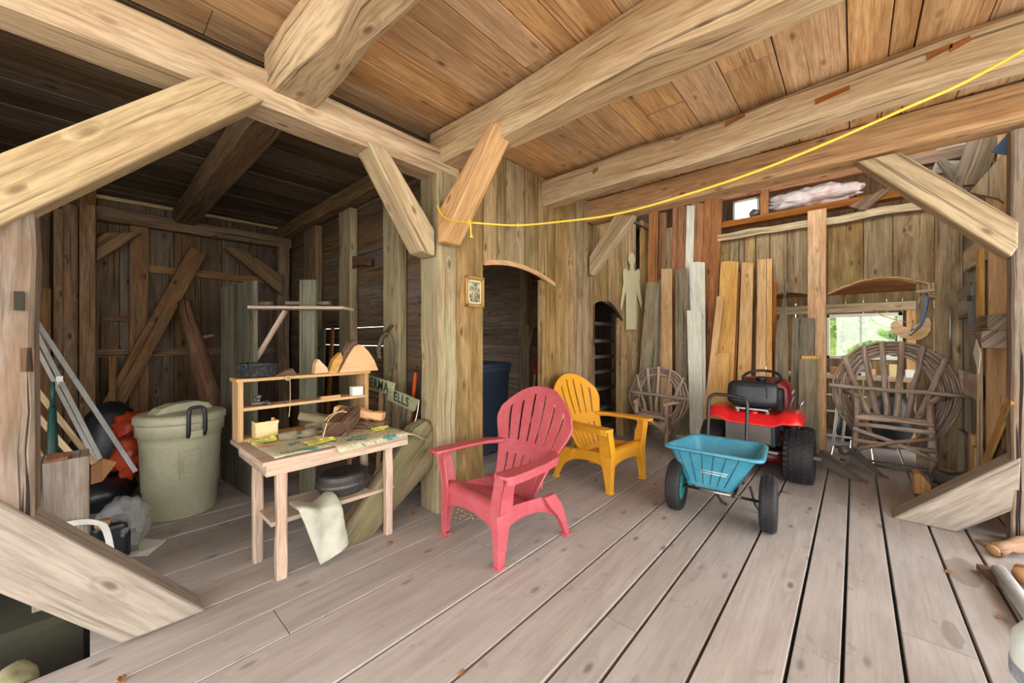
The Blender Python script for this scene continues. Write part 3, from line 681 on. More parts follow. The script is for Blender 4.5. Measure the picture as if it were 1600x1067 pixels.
adirondack('adirondack_chair', 'red', 'faded red plastic slatted garden chair beside the doorway post', (-1.742, 1.865, 0), math.radians(-4))
adirondack('adirondack_chair', 'yellow', 'yellow plastic slatted garden chair behind the red one', (-1.80, 3.23, 0), math.radians(84))

# =====================================================================
# BENT TWIG SEATS
# =====================================================================
def twig_seat(name, label, loc, rz, hw, H, zs, legx, legz, bars, nfan, seatd, cat, lean=.16, arcs=6, zbar=.8, zc=.6, rimh=None, inner=.7):
    t = empty(name, loc, label, cat, None, rz)
    m = MB(); hy = lambda z: seatd+lean*(z-zs)      # the hoop plane leans back
    def wav(pts, a=.008):
        s_ = random.random()*40; return [Vector(p)+Vector((noise.noise((i*.7+s_, 0, 0)), noise.noise((i*.7+s_, 4, 0)), noise.noise((i*.7+s_, 8, 0))))*a for i, p in enumerate(pts)]
    for k in range(arcs):
        f_ = 1-(1-inner)*k/(arcs-1); m = MB(); pts = []
        for i in range(33):
            q = math.radians(-62+304*i/32); cx_ = math.cos(q); sz = math.sin(q)
            rx = hw*(f_); rz_ = (H-zc)*(1-(1-f_)*.62) if sz > 0 else (zc-.10)*(.95-.2*(1-f_))
            x = rx*(abs(cx_)**.86)*(1 if cx_ > 0 else -1)*(1 if sz > 0 else (1-.34*(-sz)**1.4)); z = zc+rz_*sz
            pts.append((x, hy(z)+random.uniform(-.012, .012)+(.012 if k % 2 else -.012), z))
        m.tube(wav(pts, .014), [.0125-.004*abs(i-16)/16 for i in range(33)], 7, bump=.35); m.build('hoop', 'twig', t, True)
    for i in range(nfan):
        f_ = -1+2*i/(nfan-1); m = MB()
        b = Vector((f_*legx*.62, seatd-.03, zs-.02)); a_ = f_*.62; rr = (H-zc)*.97
        e = Vector((f_*.80*hw, hy(H)-.03, H+.015-(.17 if cat == 'bench' else .12)*abs(f_)**2.2))
        pts = [b+(e-b)*(k/7) for k in range(8)]
        m.tube(wav(pts, .014), [.027, .024] if cat == 'bench' else [.02, .017], 9, bump=.35); m.build('fan_stick', 'twig', t, True)
    m = MB(); pts = [(-hw*1.04+2.08*hw*k/8, hy(zbar)-.06, zbar-.01*k/8*2) for k in range(9)]; m.tube(wav(pts, .012), .02, 8, bump=.3); m.build('back_rail', 'twig', t, True)
    for s in (-1, 1):
        m = MB(); m.tube(wav([(s*legx, 0, 0), (s*legx*1.0, 0, .2), (s*legx*.98, .0, .45), (s*legx*.97, .01, legz)], .012), [.034, .03], 9, bump=.35); m.build('leg', 'twig', t, True)
        m = MB(); m.tube(wav([(s*legx*1.05, seatd, 0), (s*legx*1.02, seatd, .2), (s*legx*.98, seatd, zs+.05)], .012), [.032, .028], 9, bump=.35); m.build('leg', 'twig', t, True)
        m = MB(); m.tube(wav([(s*legx*.97, -.05, legz), (s*legx*1.15, seatd*.6, legz+.015), (s*legx*1.45, hy(legz)+.02, legz+.02)], .01), .022, 8, bump=.35); m.build('armrest', 'twig', t, True)
        m = MB(); m.tube(wav([(s*legx*1.0, 0, .22), (s*legx*1.02, seatd, .2)], .01), .018, 8, bump=.35); m.build('stretcher', 'twig', t, True)
    for k in range(6):
        m = MB(); y = -.02+seatd*k/5.5; m.tube(wav([(-legx*1.02+2.04*legx*i/5, y, zs+(.012 if k % 2 else 0)) for i in range(6)], .008), .02, 7, bump=.3); m.build('seat_stick', 'twig', t, True)
    m = MB(); m.tube(wav([(-legx*1.05+2.1*legx*i/5, -.035, .26) for i in range(6)], .012), .022, 8, bump=.35); m.build('front_rung', 'twig', t, True)
    m = MB(); m.tube(wav([(-legx*1.05+2.1*legx*i/5, -.03, zs-.07) for i in range(6)], .012), .022, 8, bump=.35); m.build('front_rung', 'twig', t, True)
    for s in (-1, 1):
        m = MB(); m.tube(wav([(s*legx*1.08, -.055-.012*s, zs-.12), (0, -.07-.012*s, .30), (-s*legx*1.08, -.055-.012*s, .17)], .01), .02, 8, bump=.35); m.build('cross_brace', 'twig', t, True)
    return t
a = pY(1338, 719, 5.33); b = pY(1457, 728, 5.33)
twig_seat('twig_bench', 'wide bent twig bench with fan back under the rear window opening', (.275, 5.30, 0), -.02, .465, 1.27, .5, .265, .72, 0, 6, .16, 'bench', lean=.1, zbar=.795, zc=.72, inner=.64, arcs=9)
twig_seat('twig_chair', 'small bent twig chair with round fan back beside the leaning boards', (-1.90, 4.70, 0), -.1, .39, .93, .34, .2, .5, 0, 5, .17, 'chair', lean=.12, zbar=.60, zc=.52, inner=.62, arcs=8)

# =====================================================================
# GARDEN CART
# =====================================================================
ct = empty('garden_cart', (-.72, 3.1, 0), 'blue plastic tipping garden cart with two black wheels', 'cart')
fr = [(-1.075, 2.97), (-.475, 2.99)]; bk = [(-.995, 3.44), (-.525, 3.47)]
def quadring(a, b, c, d, z, rnd, n=5):
    P = [Vector((*p, z)) for p in (a, b, c, d)]; out = []
    for i in range(4):
        p = P[i]; q0 = (P[i-1]-p).normalized(); q1 = (P[(i+1) % 4]-p).normalized()
        A = p+q0*rnd; B = p+q1*rnd
        for k in range(n+1):
            t_ = k/n; out.append((A*(1-t_)+p*t_)*(1-t_)+(p*(1-t_)+B*t_)*t_)
    return out
m = MB(); o4 = [(-1.075, 2.95), (-.465, 2.97), (-.52, 3.46), (-1.0, 3.44)]; i4 = [(-.955, 3.055), (-.665, 3.06), (-.65, 3.33), (-.92, 3.32)]
def mixq(t): return [tuple(lerp(a[k], b[k], t) for k in (0, 1)) for a, b in zip(o4, i4)]
def off(q, d):
    c = (sum(p[0] for p in q)/4, sum(p[1] for p in q)/4); return [(p[0]+d*(1 if p[0] > c[0] else -1), p[1]+d*(1 if p[1] > c[1] else -1)) for p in q]
R_ = [quadring(*mixq(1), .205, .03), quadring(*off(mixq(1), .012), .208, .04), quadring(*mixq(.9), .225, .05), quadring(*mixq(.45), .37, .06), quadring(*mixq(.08), .485, .07), quadring(*mixq(.0), .495, .08), quadring(*off(mixq(0), .022), .497, .09), quadring(*off(mixq(0), .028), .487, .09), quadring(*off(mixq(0), .024), .478, .09)]
m.rings(R_, caps=False, smooth=True); m.add(R_[0], [list(range(len(R_[0])))[::-1]], [[(0, 0)]*len(R_[0])], False)
tub = m.build('tub', 'blue', ct, solid=.007)
# moulded ribs and a two-bar mark on the front panel
def fp(s_, t_): # front panel point: s across, t up
    a, b = mixq(.9), mixq(.08); p0 = Vector((lerp(a[0][0], a[1][0], s_), lerp(a[0][1], a[1][1], s_), .225)); p1 = Vector((lerp(b[0][0], b[1][0], s_), lerp(b[0][1], b[1][1], s_), .485))
    return p0+(p1-p0)*t_+Vector((0, -.005, -.002))
for s_ in (.13, .27, .41, .55, .69, .83):
    m = MB(); m.tube([fp(s_, .04), fp(s_, .5), fp(s_, .93)], .0022, 5); m.build('groove', 'black', tub)
for t_ in (.40, .47):
    m = MB(); m.tube([fp(.38, t_)+Vector((0, -.002, 0)), fp(.78, t_)+Vector((0, -.002, 0))], .003, 5); m.build('mark_bar', 'white', tub)
ax0 = Vector((-1.02, 3.03, .185)); ax1 = Vector((-.435, 3.085, .185)); ad = (ax1-ax0).normalized()
m = MB(); m.tube([ax0, ax1], .01, 10); m.build('axle', 'black', ct); m = MB(); m.tube([ax0+ad*.16, ax1-ad*.16], .0125, 10); m.build('axle_sleeve', 'steel', ct)
def wheel(c, ad, R, w, parent, rimmat, rimr=.55, dish=.3, name='wheel', lug=0):
    X = Vector(ad).normalized(); Y_ = X.orthogonal().normalized(); Z_ = X.cross(Y_)
    def L(m, prof, n=40, sc=True):
        rr = []
        for r, h in prof: rr.append([c+X*h+Y_*math.cos(2*math.pi*j/n)*r+Z_*math.sin(2*math.pi*j/n)*r for j in range(n)])
        m.rings(rr, caps=False, smooth=True)
    m = MB(); h = w/2; ri = R*rimr
    pr = [(ri, -h*.72), (ri+.01, -h*.85), (R*.8, -h), (R*.93, -h*.92), (R*.985, -h*.6), (R, -h*.2), (R, h*.2), (R*.985, h*.6), (R*.93, h*.92), (R*.8, h), (ri+.01, h*.85), (ri, h*.72), (ri*.97, 0), (ri, -h*.72)]
    L(m, pr); ty = m.build('tyre', 'tyre', parent)
    if lug:
        m = MB()
        for j in range(lug):
            q = 2*math.pi*j/lug
            for k in range(5):
                o_ = (-h*.78+h*1.56*k/4); qq = q+(.5*math.pi*2/lug if k % 2 else 0); d1 = Y_*math.cos(qq)+Z_*math.sin(qq); t1 = X.cross(d1)
                p = c+X*o_+d1*(R*.992 if abs(k-2) < 2 else R*.955); m.bar(p-t1*.016, p+t1*.016, w*.13, .012, d1)
        m.build('tread', 'tyre', ty)
    else:
        m = MB(); n = 60
        for k in (-1, 0, 1):
            rr = []
            for j in range(n):
                q = 2*math.pi*(j+.5*(k % 2))/n; d1 = Y_*math.cos(q)+Z_*math.sin(q); t1 = X.cross(d1)
                p = c+X*(k*h*.45)+d1*(R*(.999 if k == 0 else .984)); m.bar(p-t1*.006-X*.004, p+t1*.006+X*.004, h*.34, .006, d1)
        m.build('tread', 'tyre', ty)
    m = MB(); L(m, [(.012, -h*dish), (ri*.5, -h*dish), (ri*.8, -h*.5), (ri, -h*.74), (ri+.004, -h*.74), (ri*.97, 0), (ri+.004, h*.74), (ri, h*.74), (ri*.8, h*.5), (ri*.5, h*dish), (.012, h*dish)])
    for j in range(5):
        q = 2*math.pi*j/5; d1 = Y_*math.cos(q)+Z_*math.sin(q)
        for s in (-1, 1): m.bar(c+X*s*h*.5+d1*.02, c+X*s*h*.62+d1*ri*.95, .022, .02, X)
    m.tube([c-X*h*.8, c+X*h*.8], .02, 14); m.build('rim', rimmat, parent)
wheel(ax0, ad, .185, .10, ct, 'teal'); wheel(ax1, ad, .185, .10, ct, 'teal')
m = MB(); hp = [(-.93, 3.36, .19), (-.93, 3.47, .30), (-.93, 3.52, .50), (-.93, 3.54, .68), (-.925, 3.55, .79), (-.90, 3.555, .825), (-.86, 3.56, .835), (-.70, 3.56, .825), (-.655, 3.555, .80), (-.645, 3.55, .74), (-.645, 3.53, .6), (-.645, 3.52, .50), (-.645, 3.47, .30), (-.645, 3.36, .19)]
m.tube(curve(hp, 5), .0135, 10); m.build('handle', 'black', ct)
for x_ in (-.93, -.66):
    m = MB(); m.tube([(x_, 3.35, .2), (x_+.02, 3.10, .195), (x_+.02, 3.04, .19)], .01, 8); m.build('frame_tube', 'black', ct)
for x_ in (-.84, -.58):
    m = MB(); m.tube([(x_, 3.30, .2), (x_+.02, 3.36, .06), (x_+.05, 3.36, .012), (x_+.09, 3.33, .012)], .01, 8); m.build('stand_leg', 'black', ct)
for x_ in (-.86, -.64):
    m = MB(); m.lathe([(.0, 0), (.009, 0), (.009, .006), (0, .008)], (x_, 3.30, .31), 8); m.build('bolt', 'steel', tub)

# =====================================================================
# RIDING MOWER
# =====================================================================
mw = empty('riding_mower', (-.72, 4.3, 0), 'red riding mower with black seat and steering wheel behind the blue cart', 'mower')
X = Vector((1, 0, 0))
for s in (-1, 1):
    wheel(Vector((-.72+s*.345, 4.33, .235)), X, .235, .22, mw, 'dred', .48, .2, lug=30)
    wheel(Vector((-.72+s*.34, 5.12, .18)), X, .18, .13, mw, 'dred', .5, .2)
m = MB(); cx = -.72
def fend(u, v): # u across, v back to front
    x = cx+(u-.5)*.78; y = 4.05+.42*v; e = abs(u-.5)*2
    z = .60+.035*sm((e-.45)/.2)-max(.075*sm((e-.88)/.12), .085*(1-sm(v/.14)))+.015*math.sin(v*3); y += .05*sm((e-.8)/.2)*(1-v)
    return Vector((x, y, z))
m.grid(fend, 30, 14, None, True); m.build('fender', 'redp', mw, solid=.012, sub=1)
m = MB(); m.box((cx-.19, 4.08, .33), (cx+.19, 4.4, .55), ch=.01); m.build('rear_housing', 'black', mw, bevel=.01)
m = MB(); m.box((cx-.2, 4.07, .36), (cx+.16, 4.085, .53)); m.build('rear_plate', 'rust', mw, bevel=.006)
# seat: padded backrest and cushion
def pad(c, sx, sy, sz, tilt, name, mat, par, pw=4.5):
    m = MB(); rr = []; n = 28; k_ = 12
    for i in range(k_+1):
        a = -math.pi/2+math.pi*i/k_; rr_ = []; cz = math.sin(a); cr = max(abs(math.cos(a)), .02)**.35
        for j in range(n):
            q = 2*math.pi*j/n; x = abs(math.cos(q))**(2/pw)*(1 if math.cos(q) > 0 else -1); z = abs(math.sin(q))**(2/pw)*(1 if math.sin(q) > 0 else -1)
            p = Vector((x*sx*cr, cz*sy, z*sz*cr)); p.rotate(Matrix.Rotation(tilt, 3, 'X')); rr_.append(Vector(c)+p)
        rr.append(rr_)
    m.rings(rr, smooth=True); return m.build(name, mat, par)
sb = pad((cx+.0, 4.17, .79), .205, .045, .12, -.12, 'seat_back', 'black', mw)
m = MB(); P = [(cx-.12, 4.117, .86), (cx+.12, 4.117, .86), (cx+.12, 4.122, .76)]; m.tube(curve([(cx-.12, 4.127, .76), (cx-.12, 4.117, .85), (cx-.10, 4.115, .865), (cx+.10, 4.115, .865), (cx+.12, 4.117, .85), (cx+.125, 4.127, .76)], 4), .005, 6); m.build('seam', 'black', sb)
pad((cx, 4.36, .70), .20, .20, .05, 0, 'seat_cushion', 'black', mw)
m = MB(); m.box((cx-.13, 4.14, .64), (cx+.13, 4.34, .655)); m.build('seat_bracket', 'steel', mw)
for s in (-1, 1):
    m = MB(); m.tube([(cx+s*.12+.018*math.cos(q*1.0), 4.16+.018*math.sin(q*1.0), .585+.0017*q) for q in [i*.5 for i in range(66)]], .004, 5); m.build('spring', 'steel', mw)
m = MB(); m.lathe([(0, .0), (.03, 0), (.035, .02), (.03, .04), (0, .045)], (cx+.02, 4.15, .59), 14); m.build('fuel_cap', 'redp', mw)
# steering wheel and column
m = MB(); c = Vector((cx, 4.66, .90)); tl = Matrix.Rotation(.42, 3, 'X')
ring = []
for j in range(40):
    p = Vector((math.cos(2*math.pi*j/40)*.165, math.sin(2*math.pi*j/40)*.165, 0)); p.rotate(tl); ring.append(c+p)
m.tube(ring, .014, 10, closed=True)
for q in (0, math.pi, -math.pi/2):
    p = Vector((math.cos(q)*.16, math.sin(q)*.16, 0)); p.rotate(tl); m.bar(c+Vector((0, 0, -.015)), c+p, .03, .01)
m.lathe([(0, -.03), (.045, -.03), (.05, 0), (.03, .012), (0, .014)], c, 18); m.build('steering_wheel', 'black', mw)
m = MB(); m.tube([c+Vector((0, .0, -.02)), c+Vector((0, .09, -.25))], .02, 10); m.build('steering_column', 'black', mw)
# hood
m = MB(); rr = []
for y, hw_, z1, z0 in ((4.74, .21, .85, .42), (4.78, .225, .89, .40), (4.9, .235, .89, .38), (5.08, .23, .85, .36), (5.2, .22, .78, .36), (5.27, .19, .70, .38)):
    rr.append([Vector((cx-hw_, y, z0)), Vector((cx+hw_, y, z0)), Vector((cx+hw_*1.02, y, (z0+z1)/2)), Vector((cx+hw_*.97, y, z1-.06)), Vector((cx+hw_*.7, y, z1)), Vector((cx, y, z1+.012)), Vector((cx-hw_*.7, y, z1)), Vector((cx-hw_*.97, y, z1-.06)), Vector((cx-hw_*1.02, y, (z0+z1)/2))])
m.rings(rr, smooth=True); m.build('hood', 'dred', mw, bevel=.006)
m = MB(); m.box((cx-.19, 4.66, .36), (cx+.19, 4.76, .80), ch=.03); m.build('dash', 'black', mw, bevel=.02)
m = MB(); m.box((cx+.2365, 4.84, .735), (cx+.2395, 5.04, .76)); m.build('name_strip', 'white', mw)
m = MB(); m.box((cx-.2, 4.4, .28), (cx+.2, 5.2, .34)); m.build('chassis', 'black', mw, bevel=.01)
m = MB(); m.box((cx-.36, 4.45, .33), (cx+.36, 4.75, .35)); m.build('footrest', 'dred', mw, bevel=.006)
m = MB(); m.rings([[(cx+x_*k, 4.78+y_*k*.8, z_) for x_, y_ in [(math.cos(a), math.sin(a)) for a in [2*math.pi*j/24 for j in range(24)]]] for k, z_ in ((.44, .1), (.45, .12), (.44, .2), (.40, .22))], smooth=True); m.build('mowing_deck', 'dred', mw)
for s, l in ((1, .17), (1, .1)):
    m = MB(); x0 = cx+.26+(.05 if l < .15 else 0); y0 = 4.28 if l > .15 else 4.5
    m.tube([(x0, y0, .58), (x0+.03, y0-.02, .62+l*.6), (x0+.05, y0-.02, .62+l)], [.007, .011], 8); m.build('control_lever', 'steel' if l < .15 else 'rust', mw)
m = MB(); m.tube([(cx-.5, 4.33, .235), (cx+.5, 4.33, .235)], .018, 10); m.build('axle', 'rust', mw)
m = MB(); m.tube([(cx-.1, 4.05, .30), (cx+.22, 4.02, .30)], .014, 10); m.build('hitch_bar', 'rust', mw)
# plough gear beside and behind the mower
def share(base, label, L=.36, mir=1):
    t = empty('plough_share', base, label, 'plough')
    b = Vector(base); m = MB()
    a = [Vector((0, 0, .16)), Vector((.06, -.03, .19)), Vector((.30*L/.36, -.17, .03)), Vector((L, -.20, .012)), Vector((.22, -.16, .012)), Vector((.02, -.06, .07))]
    m.prism([b+p for p in a], (.012, .02, .008)); m.build('blade', 'rust', t)
    m = MB(); m.bar(b+Vector((0, 0, .02)), b+Vector((-.02, .0, .26)), .04, .02); m.bar(b+Vector((-.1, .03, .2)), b+Vector((.05, -.03, .19)), .03, .03); m.build('shank', 'rust', t)
    m = MB(); m.lathe([(0, 0), (.05, 0), (.05, .02), (0, .02)], b+Vector((-.03, -.03, .18)), 14, axis='Y'); m.build('hub', 'rust', t)
    return t
share(tuple(pZ(1277, 735, 0)+Vector((0, .05, 0))), 'grey steel plough share lying beside the big rear mower tyre')
share((-.05, 5.12, 0), 'dark plough share lying at the left foot of the twig bench', .28)
m = MB(); a = pZ(1312, 717, .012); b = pZ(1479, 743, .012); m.bar(a, b, .03, .02); m.bar(a+Vector((.1, .05, .02)), b+Vector((-.1, .06, .02)), .03, .018); tag(m.build('steel_bar', 'rust'), 'long thin dark bar lying on the floor before the twig bench', 'bar')
m = MB(); c = Vector((.60, 5.1, 0)); m.prism([c+Vector(p) for p in ((-.09, 0, .0), (.1, 0, 0), (.13, 0, .13), (.03, 0, .09), (-.06, 0, .12))], (0, .13, 0)); tag(m.build('iron_block', 'rust', bevel=.01), 'black iron block by the right foot of the twig bench', 'block')
m = MB(); c = pZ(1450, 775, 0)
m.prism([pY(1428, 782, c.y), pY(1428, 752, c.y), pY(1440, 752, c.y), pY(1455, 770, c.y), pY(1455, 785, c.y)], (0, .16, 0)); o = m.build('wood_offcut', 'pine', bevel=.004); o.location.z = 0; tag(o, 'small pale wood offcut behind the right floor brace', 'offcut')
m = MB(); m.bar(pZ(1440, 752, .03), pZ(1470, 772, .03), .06, .05); tag(m.build('wood_offcut', 'greyb'), 'dark grey board end next to the pale offcut behind the brace', 'offcut')

# =====================================================================
# LEANING BOARDS ALONG THE BACK WALL
# =====================================================================
def lean(tx0, tx1, ty, bx0, bx1, Yb, Yt, mat, label, t=.022, zb=0.0, top=None, jit=0, tw=0):
    Yt = min(Yt, YB-.03)
    a0 = pY(tx0, ty, Yt); a1 = pY(tx1, ty, Yt)
    dby = lambda x_: ray(x_, 600)
    b0 = Vector((dby(bx0)[0]/dby(bx0)[1]*Yb, Yb, zb)); b1 = Vector((dby(bx1)[0]/dby(bx1)[1]*Yb, Yb, zb))
    m = MB(); m.newr()
    if jit:
        m.bar((b0+b1)/2, (a0+a1)/2, (b1-b0).length, t, (0, 1, .1), 12, jit, .004, w2=(a1-a0).length, twist=tw)
    else:
        pts = [b0, b1, a1]+([a0.lerp(a1, .5)+Vector((0, 0, top))] if top else [])+[a0]
        m.prism(pts, (0, t, 0), a0-b0)
    return tag(m.build('leaning_board', mat, bevel=.002), label, 'board', None)
# (top left px, top right px, top y, bottom left, bottom right, depth at foot, depth at top)
lean(1010, 1029, 441, 991, 1022, 5.06, 5.32, 'greyb', 'grey weathered board leaning behind the twig chair, leftmost of the row')
lean(1014, 1028, 330, 1008, 1022, 5.36, 5.52, 'orange', 'tall dark brown board at the far left of the row, behind the grey one')
lean(1030, 1041, 332, 1024, 1036, 5.62, 5.72, 'orange', 'tall narrow brown board just right of the tallest dark one', )
lean(1029, 1036, 437, 1022, 1034, 5.44, 5.58, 'greyb', 'narrow grey board edge behind the leftmost weathered board')
lean(1033, 1050, 420, 1031, 1050, 5.42, 5.58, 'pine', 'yellow pine board rising behind the twig chair back')
lean(1051, 1072, 322, 1046, 1068, 5.60, 5.71, 'orange', 'tall orange board left of the tall white strip')
lean(1055, 1074, 420, 1055, 1077, 5.38, 5.52, 'greyb', 'crooked grey board beside the white planks', jit=.02, tw=.2)
lean(1073, 1085, 321, 1064, 1076, 5.56, 5.66, 'whiteb', 'tall thin white strip reaching the knotty beam')
lean(1080, 1101, 317, 1076, 1096, 5.62, 5.72, 'orange', 'tall orange board right of the tall white strip')
lean(1101, 1129, 310, 1088, 1112, 5.58, 5.70, 'orange', 'widest tall reddish orange board, under the knotty beam')
lean(1077, 1101, 410, 1083, 1103, 5.36, 5.55, 'whiteb', 'white painted plank with a knot near its top', top=.01)
lean(1073, 1096, 485, 1078, 1098, 5.28, 5.40, 'whiteb', 'shorter white plank in front of the longer white one', t=.018)
lean(1120, 1131, 463, 1095, 1104, 5.33, 5.47, 'pine', 'narrow yellow batten slanting beside the white planks')
lean(1126, 1154, 409, 1112, 1141, 5.45, 5.62, 'pine', 'wide pale pine board, tallest of the pine ones', top=.012)
lean(1116, 1140, 552, 1106, 1133, 5.30, 5.42, 'pine', 'short wide pine board in front of the wide pale one')
lean(1146, 1157, 425, 1134, 1146, 5.5, 5.64, 'orange', 'dark orange board edge behind the wide pale pine one')
lean(1159, 1177, 410, 1148, 1171, 5.40, 5.60, 'pine', 'knotty pine board directly left above the steering wheel')
lean(1184, 1197, 405, 1179, 1196, 5.42, 5.60, 'pine', 'slim pine board above the steering wheel')
lean(1198, 1206, 404, 1197, 1206, 5.46, 5.62, 'pine', 'very narrow pine batten right of the slim board')
lean(1238, 1251, 497, 1233, 1250, 5.45, 5.62, 'greyb', 'grey brown plank between pointed picket and brown post')
lean(1252, 1273, 497, 1248, 1272, 5.50, 5.60, 'greyb', 'brown grey plank touching the back wall post')
lean(1253, 1280, 556, 1251, 1284, 5.44, 5.52, 'pine', 'short yellow board peeping out behind the short grey one')
lean(1249, 1278, 561, 1246, 1281, 5.38, 5.46, 'greyb', 'short wide grey board at the foot of the brown post')
lean(1213, 1221, 500, 1206, 1216, 5.52, 5.64, 'greyb', 'thin dark grey slat behind the pointed picket')
lean(1205, 1213, 440, 1204, 1214, 5.56, 5.66, 'orange', 'thin brown slat between pine batten and pointed picket')
# pointed picket with a diamond head
m = MB(); Y = 5.52
P = [(1208, 620), (1232, 620), (1231, 520), (1228, 470), (1227, 462), (1232, 447), (1226, 434), (1221, 447), (1225, 462), (1223, 470), (1212, 520)]
m.prism([pY(a, b, Y) if b < 600 else Vector((pY(a, b, Y).x, Y, 0)) for a, b in P], (0, .02, 0), (0, 0, 1)); tag(m.build('pointed_picket', 'greyb', bevel=.002), 'dark pointed picket with a diamond head among the boards', 'picket')
m = MB(); p = pY(1209, 487, 5.68); m.prism([pY(1207, 468, 5.66), pY(1213, 470, 5.66), pY(1212, 498, 5.66), pY(1206, 496, 5.66)], (0, .01, 0)); tag(m.build('yellow_strap', 'yglove'), 'bright yellow strap hanging behind the pine batten', 'strap')

# =====================================================================
# ON THE LEFT WALL
# =====================================================================
def wl(pts, X=XW+.002, dx=.012): return [pX(a, b, X) for a, b in pts], (dx, 0, 0)
m = MB(); A = [(978, 515), (978, 455), (975, 462), (970, 485), (969.5, 478), (972, 455), (974, 443), (973, 425), (976, 419), (981, 424), (984, 421), (984, 415), (981, 407), (982, 398), (986, 394), (990, 398), (991.5, 406), (989, 415), (989, 421), (992, 424), (997, 420), (999, 426), (998, 443), (1000, 458), (1002, 474), (1002, 483), (998, 470), (994, 455), (993, 515)]
p, d = wl(A, XW-.01, .012); m.prism(p, d, (0, 0, 1)); tag(m.build('angel_cutout', 'cream', bevel=.001), 'flat cream angel silhouette hung on the boards by the small arch', 'cutout')
pf = empty('picture_frame', pX(740, 482, XW), 'small gilt framed print hanging on the board left of the doorway', 'picture')
q = [pX(727, 430, XW+.003), pX(755, 434, XW+.003), pX(755, 482, XW+.003), pX(725, 479, XW+.003)]
c = sum(q, Vector())/4; y0, y1, z0, z1 = c.y-.1, c.y+.1, c.z-.125, c.z+.125
m = MB(); w_ = .022
for a, b in (((y0, z0), (y0+w_, z1)), ((y1-w_, z0), (y1, z1)), ((y0, z1-w_), (y1, z1)), ((y0, z0), (y1, z0+w_))): m.box((XW+.001, a[0], a[1]), (XW+.022, b[0], b[1]), ch=.004)
m.build('frame', 'gold', pf); m = MB(); m.box((XW+.001, y0+.01, z0+.01), (XW+.008, y1-.01, z1-.01)); mt = m.build('mount', 'gold', pf)
m = MB(); m.box((XW+.008, y0+.04, z0+.042), (XW+.011, y1-.04, z1-.042)); m.build('print', 'print', pf)
m = MB(); 
for a, b in (((y0+.03, z0+.032), (y0+.04, z1-.032)), ((y1-.04, z0+.032), (y1-.03, z1-.032)), ((y0+.03, z1-.042), (y1-.03, z1-.032)), ((y0+.03, z0+.032), (y1-.03, z0+.042))): m.box((XW+.006, a[0], a[1]), (XW+.012, b[0], b[1]))
m.build('slip', 'mat_board', pf)
m = MB(); m.tube(curve([pX(946, 473, XW+.02), pX(952, 473, XW+.03), pX(960, 481, XW+.04), pX(966, 490, XW+.04), pX(972, 500, XW+.03)], 4), .016, 8); tag(m.build('pipe_piece', 'iron'), 'black curved pipe lodged along the edge of the small arch', 'pipe')
# inside the small arch: a rack of slats
rk = empty('slat_rack', (-2.9, 4.3, 0), 'dark slatted rack seen inside the small arch', 'rack')
for i, z in enumerate((.25, .55, .8, 1.02, 1.25, 1.5)):
    m = MB(); m.newr(); m.box((-3.1, 4.25, z), (-2.75, 5.4, z+.05)); m.build('slat', 'greyb', rk)
for y_ in (4.25, 5.4):
    m = MB(); m.newr(); m.box((-2.8, y_, 0), (-2.72, y_+.05, 1.7)); m.build('upright', 'greyb', rk)
# =====================================================================
# INSIDE THE DOORWAY STALL
# =====================================================================
def rbin(name, x, y, w, dpt, h, mat, label, tp=.85, lidh=.05):
    t = empty(name, (x, y, 0), label, 'bin'); m = MB()
    R2 = lambda k, z, r=.05: quadring((x-w*k/2, y-dpt*k/2), (x+w*k/2, y-dpt*k/2), (x+w*k/2, y+dpt*k/2), (x-w*k/2, y+dpt*k/2), z, r)
    m.rings([R2(tp, 0), R2(tp+.01, .02), R2(1, h-.06), R2(1.05, h-.055), R2(1.05, h-.0)], smooth=True); m.build('body', mat, t)
    m = MB(); m.rings([R2(1.09, h), R2(1.09, h+.03), R2(.95, h+lidh), R2(.5, h+lidh+.01)], smooth=True); m.build('lid', mat, t); 
    m = MB(); m.tube([(x+w*.3, y-dpt*.56, h+.01), (x-w*.3, y-dpt*.56, h+.01)], .015, 8); m.build('handle', mat, t); return t
rbin('wheelie_bin', -3.27, 3.1, .46, .5, .98, 'navy', 'tall navy blue bin standing just inside the doorway')
tb = empty('trash_can', (-2.80, 3.50, 0), 'round black lidded bin behind the red chair', 'bin')
m = MB(); m.lathe([(.19, 0), (.2, .01), (.235, .5), (.25, .51), (.25, .545), (.23, .55)], (-2.80, 3.50, 0)); m.build('body', 'black', tb)
m = MB(); m.lathe([(.262, .53), (.265, .56), (.24, .585), (.2, .595), (.18, .62), (.0, .628)], (-2.80, 3.50, 0)); m.build('lid', 'black', tb)
q = pX(778, 667, -2.84)
for i, (dy, c_) in enumerate(((-.02, 'cream'), (.012, 'redp'), (.03, 'white'))):
    pass
m = MB(); rr = []
for j in range(5):
    a_ = -1.05+.09*j; rr.append([Vector((-2.80+.232*math.cos(a_), 3.50+.232*math.sin(a_), z_)) for z_ in (.35, .44)])
m.rings([[r[0], r[1]] for r in rr], closed=False, caps=False); m.build('sticker', 'redp', tb, solid=.004)
m = MB(); rr = []
for j in range(3):
    a_ = -1.15+.05*j; rr.append([Vector((-2.80+.236*math.cos(a_), 3.50+.236*math.sin(a_), z_)) for z_ in (.37, .46)])
m.rings(rr, closed=False, caps=False); m.build('sticker', 'white', tb, solid=.004)
def stick(name, a, b, r, mat, label, cat, n=8, w=None):
    m = MB()
    if w: m.bar(a, b, w, r, (0, 1, 0))
    else: m.tube([a, (Vector(a)+Vector(b))/2, b], r, n)
    return tag(m.build(name, mat), label, cat)
def on(px, py, Y): return pY(px, py, Y)
